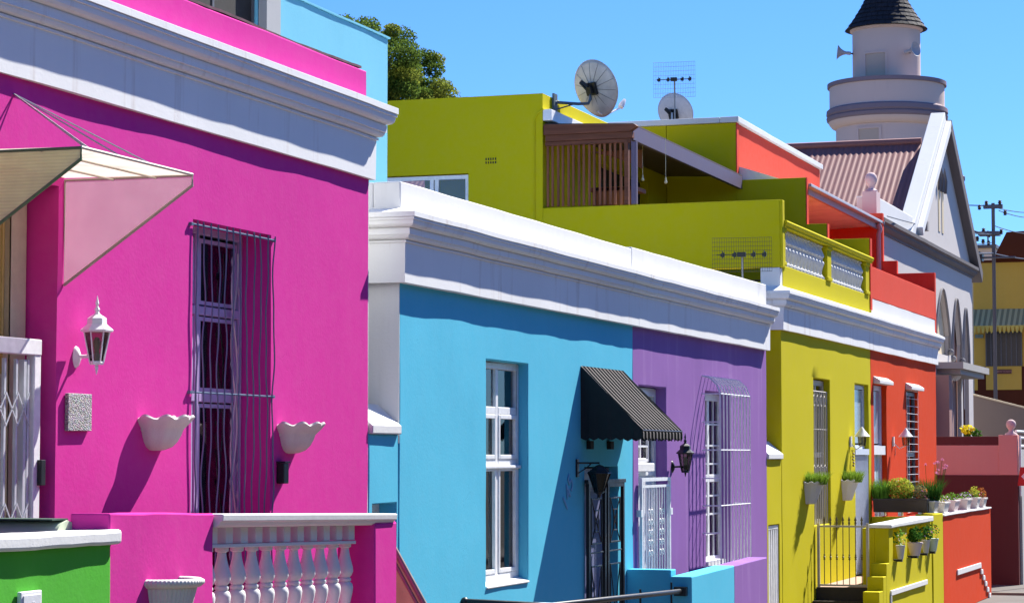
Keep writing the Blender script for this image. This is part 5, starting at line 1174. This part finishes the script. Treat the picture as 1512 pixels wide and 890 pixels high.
# minaret
XM, YM = 80.0, 13.92
mt = thing('minaret', 'round pinkish minaret with ringed balcony and dark slate cone roof', 'tower', (XM, YM, G))
mb = MB(); mb.lathe((XM, YM, 0), [(1.72,G),(1.72,14.35)], 64); mb.build('lower_shaft', TOWR, mt, smooth=40)
mb = MB(); mb.lathe((XM, YM, 0), [(1.72,14.28),(1.85,14.34),(1.95,14.46),(1.97,14.52)], 64); mb.lathe((XM, YM, 0), [(1.97,14.95),(1.93,14.97),(1.93,15.68),(1.90,15.70)], 64); bal = mb.build('balcony', TOWR, mt, smooth=40)
mb = MB(); mb.lathe((XM, YM, 0), [(1.97,14.52),(2.02,14.56),(2.04,14.66),(1.99,14.70),(2.04,14.76),(2.03,14.90),(1.97,14.95)], 64); mb.lathe((XM, YM, 0), [(1.93,15.68),(2.0,15.69),(2.0,15.82),(1.80,15.84)], 64); mb.build('balcony_band', stucco('slate_grey_band', (.24,.19,.21), var=.1, stain=.3), mt, smooth=30)
mb = MB(); mb.lathe((XM, YM, 0), [(1.14,15.4),(1.14,17.60)], 64); mb.build('upper_shaft', TOWR, mt, smooth=40)
mb = MB(); mb.lathe((XM, YM, 0), [(1.14,17.58),(1.22,17.62),(1.24,17.72)], 48); mb.build('eaves_ring', TOWR, mt, smooth=30)
def niche(u, v0, v1, r_, wpx, rows=1):
    p = fx(u, (v0+v1)/2, XM); ang = math.atan2((p.y-YM), -math.sqrt(max(.01, r_*r_-(p.y-YM)**2)))
    zt_, zb_ = fx(u, v0, XM-r_).z, fx(u, v1, XM-r_).z; hw = wpx/44/2/r_
    mb = MB(); R_ = r_+.012
    for da, db, za, zb in ((-hw-.05, -hw, zb_, zt_+.06), (hw, hw+.05, zb_, zt_+.06), (-hw, hw, zt_, zt_+.06)):
        vs = []
        for rr_ in (r_-.02, r_+.05):
            for k in range(5):
                q = ang+da+(db-da)*k/4; vs += [(XM+rr_*math.cos(q), YM+rr_*math.sin(q), za), (XM+rr_*math.cos(q), YM+rr_*math.sin(q), zb)]
        fs = []
        for k in range(4): fs += [(10+2*k, 12+2*k, 13+2*k, 11+2*k), (2*k, 2*k+1, 10+2*k+1, 10+2*k), ] if False else [(10+2*k, 12+2*k, 13+2*k, 11+2*k), (2*k, 10+2*k, 12+2*k, 2+2*k) if False else (2*k, 2+2*k, 12+2*k, 10+2*k), (1+2*k, 11+2*k, 13+2*k, 3+2*k)]
        fs += [(0, 10, 11, 1), (8, 9, 19, 18)]; mb.add(vs, fs)
    fr_ = mb.build('niche_frame', TOWR, mt)
    mb = MB(); vs = []
    for k in range(9):
        q = ang-hw+2*hw*k/8; vs += [(XM+R_*math.cos(q), YM+R_*math.sin(q), zb_), (XM+R_*math.cos(q), YM+R_*math.sin(q), zt_)]
    mb.add(vs, [(2*k, 2*k+2, 2*k+3, 2*k+1) for k in range(8)]); mb.build('niche_panel', stucco('tan_render', (.52,.42,.33), var=.08), fr_)
niche(1301, 78, 118, 1.14, 30); niche(1296, 189, 214, 1.72, 31)
# slate cone: overlapping courses of individual slates
mb = MB(); z0 = 17.66; rows = 15; Hc = 2.45; rr = random.Random(12)
def cr_(s_): return 1.33*(1-s_)**1.0*(1-.12*math.sin(PI*s_))+.02
for k in range(rows):
    s0, s1 = k/rows, (k+1.25)/rows; s1 = min(s1, .999); nsl = max(8, int(2*PI*cr_(s0)/.20)); off = (k % 2)*.5
    for i in range(nsl):
        q0 = 2*PI*(i+off+.03)/nsl; q1 = 2*PI*(i+off+.97)/nsl; r0 = cr_(s0)+.035+rr.uniform(0, .012); r1 = cr_(s1)+.004; dz = rr.uniform(-.01, .01)
        za, zb = z0+Hc*s0+dz, z0+Hc*s1
        P_ = lambda r_, q, z: (XM+r_*math.cos(q), YM+r_*math.sin(q), z)
        mb.add([P_(r0,q0,za), P_(r0,q1,za), P_(r1,q1,zb), P_(r1,q0,zb), P_(r0-.02,q0,za), P_(r0-.02,q1,za)], [(0,1,2,3), (4,5,1,0)])
mb.lathe((XM, YM, z0), [(cr_(s_/10), Hc*s_/10) for s_ in range(10)]+[(.001, Hc)], 32)
mb.build('cone_roof', paint('dark_slate', (.03,.028,.032), .8, 0, .3, 6, .3, .15), mt)
mb = MB(); mb.lathe((XM, YM, z0+Hc-.1), [(.1,0),(.06,.15),(.14,.28),(.06,.4),(.09,.5),(.001,.9)], 12); mb.build('roof_finial', GALV, mt)
def horn(u, v, x, dirv, lab):
    c = fx(u, v, x); t = thing('loudspeaker', lab, 'loudspeaker', c, 'horn loudspeakers on the minaret'); d = Vector(dirv).normalized()
    R = Matrix.Translation(c) @ d.to_track_quat('Z', 'Y').to_matrix().to_4x4()
    mb = MB(); mb.lathe((0,0,0), [(.06,-.30),(.06,-.18),(.05,-.15),(.08,-.05),(.14,.05),(.24,.14),(.25,.15),(.20,.12),(.001,.0)], 24); mb.build('horn', paint('grey_horn', (.45,.42,.42), .5), t, smooth=50, tf=R)
    mb = MB(); mb.tube([c-d*.22, (c-d*.22)*.5+Vector((XM-1.0*0-.2, YM+(1.1 if c.y > YM else -1.1)*.9, c.z))*.5, (XM-.3, YM+(1.05 if c.y > YM else -1.05), c.z)], .03, 6); mb.build('bracket', DGREY, t)
horn(1243, 78, 79.3, (-.25, .95, .1), 'horn loudspeaker on the left side of the minaret pointing left')
horn(1347, 74, 78.9, (-.45, -.9, .15), 'horn loudspeaker on the right side of the minaret pointing right')
def turret(u, v0, v1, x, r_, lab, dome):
    a, b = fx(u, v0, x), fx(u, v1, x); t = thing('turret', lab, 'turret', (a.x, a.y, 5), 'small turrets behind the church')
    h = a.z-b.z; mb = MB(); mb.lathe((a.x, a.y, 0), [(r_*.8,5),(r_*.8,b.z+h*.15),(r_,b.z+h*.25),(r_*.85,b.z+h*.32),(r_*.85,a.z-h*.22)], 20); mb.build('shaft', TOWR if dome else stucco('cream_render', (.62,.52,.36)), t, smooth=40)
    mb = MB(); mb.lathe((a.x, a.y, 0), [(r_*.95,a.z-h*.22),(r_*1.12,a.z-h*.15),(r_*1.12,a.z-h*.05),(r_*.8,a.z),(.001,a.z+.03)], 20); mb.build('cap', stucco('slate_grey_band', (.24,.19,.21)) if dome else TOWR, t, smooth=30)
    if dome:
        mb = MB(); mb.lathe((a.x, a.y, 0), [(r_*.9,b.z+h*.2),(r_*1.1,b.z+h*.26),(r_*1.1,b.z+h*.36),(r_*.9,b.z+h*.42)], 20); mb.build('ring', stucco('slate_grey_band', (.24,.19,.21)), t, smooth=30)
turret(1413, 259, 308, 90, .27, 'small round turret with dark cap just right of the church gable', True)
turret(1431, 350, 375, 92, .16, 'small cream chimney turret low behind the church gable', False)

# ================================================================== FAR END OF THE STREET
XW = 53.0
t = thing('yard_wall', 'salmon and maroon painted yard wall beyond the red house with a ball topped pier', 'wall', (XW, 7.5, G))
def wy(u, v): p = fx(u, v, XW); return p
yE = wy(1503, 700).y; yP = wy(1475, 700).y; zT = wy(1430, 644).z; zM = wy(1430, 657).z; zB = wy(1430, 701).z
mb = MB(); mb.box(XW, XW+.25, yP, 9.3, zM, zT); mb.build('maroon_coping', MARO, t, bevel=.01)
mb = MB(); rough_box(mb, XW-.004, XW+.25, yP, 9.3, zB, zM-.002, amp=.003); mb.build('salmon_wall', SALM, t)
mb = MB(); rough_box(mb, XW-.03, XW+.30, yE, yP-.002, zB, zT+.03, amp=.003); mb.build('salmon_pier', SALM, t, bevel=.01)
mb = MB(); rough_box(mb, XW-.035, XW+.25, yE, 9.3, G-.05, zB-.002, amp=.003); mb.build('maroon_plinth', MARO, t)
p = wy(1492, 640); mb = MB(); mb.lathe((XW+.12, p.y, zT+.03), [(.14,0),(.13,.03),(.06,.07),(.05,.12),(.095,.17),(.11,.23),(.09,.30),(.04,.335),(.001,.34)], 18); mb.build('ball_finial', stucco('pinkish_white_finial', (.66,.50,.48)), t, smooth=50)
t = thing('side_wall', 'pale grey roadside wall at the right edge beyond the maroon pier', 'wall', (60, 7.0, G))
a = wy(1503, 650)
mb = MB(); rough_box(mb, XW+.26, 70, yE-.05, yE+.2, G, 3.42, amp=.004, step=1.0); mb.build('wall_body', stucco('pale_concrete', (.45,.44,.42), var=.12, stain=.6), t)
mb = MB(); mb.box(XW+.1, XW+.16, yE-.06, yE-.02, 2.4, zT+.02); mb.build('corner_bead', WPNT, t)
mb = MB()
for z in (3.5, 3.68, 3.82): mb.tube([(XW+.4, yE+.08, z), (70, yE+.08, z)], .03, 6)
mb.build('rail', paint('white_steel', (.7,.72,.74), .4), t)
t = thing('ramp_wall', 'dark taupe wall with sloping top beside the church, in front of the yellow building', 'wall', (66, 8, G))
a, b = fx(1434, 583, 66.0), fx(1540, 610, 66.0)
mb = MB(); mb.prism([(66, a.y, G), (66, b.y, G), (66, b.y, b.z), (66, a.y, a.z)], (.3, 0, 0)); mb.build('wall_body', TAUP, t)
mb = MB(); mb.prism([(65.97, a.y, a.z+.004), (65.97, b.y, b.z+.004), (65.97, b.y, b.z+.05), (65.97, a.y, a.z+.05)], (.36, 0, 0)); mb.build('coping', stucco('cream_render', (.62,.52,.36)), t)
# yellow commercial building facing us
XF = 95.0
t = thing('commercial_building', 'mustard yellow building with striped awning at the end of the street', 'building', (XF, 12, G))
q = lambda u, v: fx(u, v, XF)
yl, yr = 14.6, 9.0; zt_ = q(1470, 387).z
mb = MB(); mb.box(XF, XF+12, yr, yl, q(1470, 541).z, zt_); mb.build('upper_wall', MUST, t)
mb = MB(); mb.box(XF-.02, XF+12, yr, yl, G, q(1470, 541).z-.005); mb.build('brown_band', DKBR, t)
for u0, u1, vt, vb in ((1430, 1444, 542, 576), (1456, 1509, 541, 575)):
    a, b = q(u0, vt), q(u1, vb); mb = MB(); mb.box(XF-.06, XF-.022, b.y, a.y, b.z, a.z); mb.build('yellow_panel', MUST, t)
a, b = q(1456, 490), q(1509, 540); mb = MB(); mb.box(XF-.05, XF-.002, b.y, a.y, b.z, a.z); wn = mb.build('shop_window', paint('dark_window', (.015,.018,.02), .3), t)
mb = MB()
for i in range(8): y = b.y+(a.y-b.y)*i/7; mb.box(XF-.08, XF-.052, y-.02, y+.02, b.z, a.z)
mb.build('window_bars', DGREY, wn)
a, b = q(1471, 545.5), q(1494, 551.6); mb = MB(); mb.box(XF-.10, XF-.062, b.y, a.y, b.z, a.z); sg = mb.build('shop_sign', paint('dark_red_sign', (.10,.02,.012), .5), t)
text_obj('sign_lettering', 'NEWTOWN', .115, paint('pale_pink_lettering', (.45,.22,.18), .6), (XF-.105, (a.y+b.y)/2, (a.z+b.z)/2), (PI/2, 0, -PI/2), sg)
a, b = q(1440, 494), q(1452, 499); mb = MB(); mb.box(XF-.08, XF-.002, b.y, a.y, b.z, a.z); mb.build('small_plate', paint('grey_green_plate', (.16,.22,.18), .5), t)
m, t_, pr = base_mat('striped_shop_canvas', (.2,.2,.2), .75, 0, .2); g = N(t_, 'ShaderNodeNewGeometry'); sx = N(t_, 'ShaderNodeSeparateXYZ'); t_.links.new(g.outputs['Position'], sx.inputs[0])
k = N(t_, 'ShaderNodeMath', operation='MULTIPLY'); k.inputs[1].default_value = 1/.21; t_.links.new(sx.outputs[1], k.inputs[0]); f_ = N(t_, 'ShaderNodeMath', operation='FRACT'); t_.links.new(k.outputs[0], f_.inputs[0])
cr = N(t_, 'ShaderNodeValToRGB'); cr.color_ramp.interpolation = 'CONSTANT'; e = cr.color_ramp.elements; e[0].color = (.22,.22,.12,1); e[1].position = .5; e[1].color = (.45,.42,.22,1); t_.links.new(f_.outputs[0], cr.inputs[0]); t_.links.new(cr.outputs[0], pr.inputs['Base Color'])
a, b = q(1430, 457), q(1430, 483); mb = MB(); yL = q(1434, 460).y; zA, zB2 = a.z, b.z
mb.prism([(XF-.01, yL, zA), (XF-.9, yL, zB2), (XF-.9, yL, zB2-.02), (XF-.01, yL, zA-.06)], (0, yr-yL, 0)); aw = mb.build('striped_awning', m, t)
mb = MB(); n = 26
for i in range(n): y0 = yL+(yr-yL)*i/n; y1 = yL+(yr-yL)*(i+1)/n; mb.prism([(XF-.905, y0, zB2), (XF-.905, y1, zB2), (XF-.905, y1*.7+y0*.3, zB2-.27), (XF-.905, (y0+y1)/2, zB2-.30), (XF-.905, y1*.3+y0*.7, zB2-.27)], (-.01, 0, 0))
mb.build('scalloped_valance', stucco('yellow_canvas', (.55,.42,.10), var=.1), aw)
a = q(1470, 345); b = q(1468, 384); mb = MB(); mb.prism([(XF-.4, b.y, b.z), (XF-.4, yr, b.z), (XF-.4, yr, q(1530, 339).z), (XF-.4, q(1488, 342).y, q(1488, 344).z)], (8, 0, 0)); mb.build('brown_roof', DKBR, t)
mb = MB(); mb.box(XF-.05, XF+.0, yr, yl, zt_-.02, zt_+.08); mb.build('roof_edge', DKBR, t)
a, b = fx(1436, 367, 110), fx(1469, 400, 110)
t = thing('distant_building', 'small pale flat-roofed building showing above the mustard building', 'building', (110, a.y, G))
mb = MB(); mb.box(110, 118, b.y, a.y+3, G, a.z); mb.build('wall', GREY, t)
mb = MB(); mb.box(109.8, 118.2, b.y-.1, a.y+3.1, a.z+.002, a.z+.15); mb.tube([(110, fx(1459, 360, 110).y, a.z), (110, fx(1459, 360, 110).y, a.z+.8)], .04, 5); mb.build('roof_slab', DGREY, t)

# utility pole, arms, cables, street lamp
XP = 76.0; pb, ptop = fx(1470, 590, XP), fx(1467, 300, XP)
t = thing('utility_pole', 'wooden utility pole with crossarms and insulators at the end of the street', 'pole', (XP, pb.y, G))
mb = MB(); mb.tube([(XP, pb.y, G), (XP, pb.y, ptop.z)], [.065, .055], 12); mb.build('pole', stucco('grey_weathered_wood', (.15,.13,.12), var=.2, stain=.4), t, smooth=60)
mb = MB(); z1 = ptop.z-.12
mb.box(XP-.08, XP+.08, pb.y-.30, pb.y+.30, z1-.05, z1+.07)
z2 = fx(1467, 345, XP).z
mb.box(XP-.25, XP+.25, pb.y-.2, pb.y+.45, z2-.06, z2+.06); mb.tube([(XP, pb.y+.1, z2-.1), (XP, pb.y+1.3, z2+.32)], .03, 6); mb.build('crossarm', DGREY, t)
for dy, z in ((-.38, z1-.2), (-.22, z1+.12), (.42, z1), (.2, z1+.12), (.3, z2+.1), (.5, z2-.15), (.32, z2-.25), (.15, z2-.3), (-.25, z2+.05), (.75, z2+.2), (1.1, z2+.3)):
    mb = MB(); mb.lathe((XP-.05, pb.y+dy, z), [(.001,-.09),(.06,-.07),(.04,-.03),(.07,0),(.04,.03),(.06,.06),(.001,.09)], 8); mb.build('insulator', paint('brown_ceramic', (.07,.04,.03), .25), t, smooth=60)
t = thing('street_lamp', 'dark street lamp head on a horizontal arm fixed to the utility pole', 'street lamp', fx(1447, 379, XP))
a, b = fx(1441, 380, XP), fx(1500, 380, XP); mb = MB(); mb.tube([(XP-.15, a.y, a.z-.03), (XP-.15, b.y, b.z)], .035, 6); mb.build('arm', DGREY, t)
a, b = fx(1441, 375, XP), fx(1452, 386, XP); mb = MB(); mb.prism([(XP-.35, a.y, b.z), (XP-.35, b.y, b.z), (XP-.35, b.y-.02, a.z), (XP-.35, (a.y+b.y)/2, a.z+.06), (XP-.35, a.y+.02, a.z)], (.4, 0, 0)); mb.build('lamp_head', BIRON, t)
def cable(a, b, sag, r_, lab, grp='overhead cables'):
    a, b = Vector(a), Vector(b); pts = [a.lerp(b, k/24)-Vector((0, 0, sag*4*(k/24)*(1-k/24))) for k in range(25)]
    mb = MB(); mb.tube(pts, r_, 5); tag(mb.build('overhead_cable', BIRON), lab, 'cable', grp)
PT = lambda u, v, x: fx(u, v, x)
cable(PT(1303, 366, 50.5), PT(1466, 374, XP-.2), .05, .025, 'thick black overhead cable crossing low in front of the church gable')
cable(PT(1466, 374, XP-.2), PT(1560, 382, 92), .1, .02, 'black overhead cable running right from the pole below the brown roof')
cable((XE+.2, 8.6, 8.25), PT(1466, 346, XP), .1, .012, 'thin overhead cable crossing the church gable high up')
cable(PT(1303, 352, 51), PT(1466, 358, XP), .1, .012, 'thin overhead cable just above the thick cable at the church')
cable(PT(1425, 303, 78), PT(1462, 304, XP), .0, .018, 'short thin cable arriving at the pole top from the left')
cable(PT(1462, 304, XP), PT(1540, 313, 90), .1, .016, 'upper thin cable leaving the pole top to the right')
cable(PT(1475, 311, XP), PT(1540, 321, 90), .1, .016, 'lower thin cable leaving the pole top to the right')
cable(PT(1420, 333, 72), PT(1464, 346, XP), .05, .016, 'thin cable arriving at the insulator cluster from the left')
cable(PT(1470, 334, XP), PT(1540, 345, 90), .1, .016, 'thin cable leaving the insulator cluster towards the brown roof')

# chevron sign
c = fx(1512, 703, 52.2)
t = thing('chevron_sign', 'red road sign with white chevron pointing left at the right edge', 'road sign', (c.x, c.y, G))
mb = MB(); s_ = .19
mb.prism([(52.2, c.y+.14, c.z-.20), (52.2, c.y-.34, c.z-.20), (52.2, c.y-.34, c.z+.20), (52.2, c.y+.08, c.z+.20)], (.012, 0, 0)); pn = mb.build('panel', paint('sign_red', (.50,.015,.015), .4), t)
mb = MB(); mb.prism([(52.194, c.y+.06, c.z), (52.194, c.y-.10, c.z-.17), (52.194, c.y-.22, c.z-.17), (52.194, c.y-.06, c.z), (52.194, c.y-.22, c.z+.17), (52.194, c.y-.10, c.z+.17)], (.004, 0, 0)); mb.build('chevron', paint('sign_white', (.8,.78,.78), .4), pn)
mb = MB(); mb.tube([(52.25, c.y-.2, G), (52.25, c.y-.2, c.z+.15)], .03, 8); mb.build('post', GALV, t)
# yellow flowering plant behind the yard wall
p = fx(1428, 634, 53.6); t = thing('flowering_shrub', 'yellow flowering shrub peeping over the maroon coping by the church', 'shrub', (53.6, p.y, G))
r = random.Random(6); mb = MB(); mb.tube([(53.6, p.y, G), (53.6, p.y, p.z)], .03, 6); mb.build('stem', leafmat('dark_green_leaf', (.045,.13,.02)), t)
mb = MB(); leaves(mb, (53.6, p.y, p.z), 120, (.15,.17,.11), .09, r); mb.build('blossoms', leafmat('yellow_petal', (.75,.65,.03), .2), t)
mb = MB(); leaves(mb, (53.7, p.y-.12, p.z-.1), 160, (.15,.2,.13), .08, r); mb.build('foliage', leafmat('dark_green_leaf', (.045,.13,.02)), t)

# ================================================================== TREE behind the roofs
XT = 70.0; c = fx(543, 120, XT)
t = thing('broadleaf_tree', 'bushy dark green tree rising behind the pale blue storey and yellow roof', 'tree', (XT, c.y, G))
r = random.Random(77)
mb = MB(); mb.tube([(XT, c.y, G), (XT+.1, c.y+.1, 8), (XT, c.y, c.z-1)], [.45, .32, .2], 12)
limbs = []
for i in range(16):
    q = r.uniform(0, 2*PI); L = r.uniform(1.0, 1.9); e_ = Vector((XT+L*math.cos(q), c.y+L*math.sin(q), c.z+r.uniform(-1.6, 1.8))); limbs.append(e_)
    mb.tube([(XT, c.y, c.z-2+r.uniform(-.5, 1)), Vector((XT, c.y, c.z-1)).lerp(e_, .5)+Vector((0,0,.2)), e_], [.14, .08, .03], 6)
mb.build('trunk', stucco('grey_bark', (.14,.11,.085), var=.3, stain=.5, bump=1), t, smooth=60)
cl = []
while len(cl) < 150:
    d = Vector((r.uniform(-1, 1), r.uniform(-1, 1), r.uniform(-1, 1)))
    if .45 < d.length < 1.0:
        pnt = Vector((XT+d.x*2.8, c.y+d.y*2.5-.0, c.z-.3+d.z*2.1)); cl.append((pnt, r.uniform(.28, .62)))
mb = MB(); mb2 = MB()
for k, (pnt, rad) in enumerate(cl):
    leaves(mb if k % 3 else mb2, pnt, int(1500*rad), (rad, rad, rad*.75), .10, r)
cw = mb.build('crown', leafmat('tree_leaf_dark', (.11,.17,.03), .45, .4), t); mb2.build('crown', leafmat('tree_leaf_olive', (.22,.26,.045), .4, .4), t)
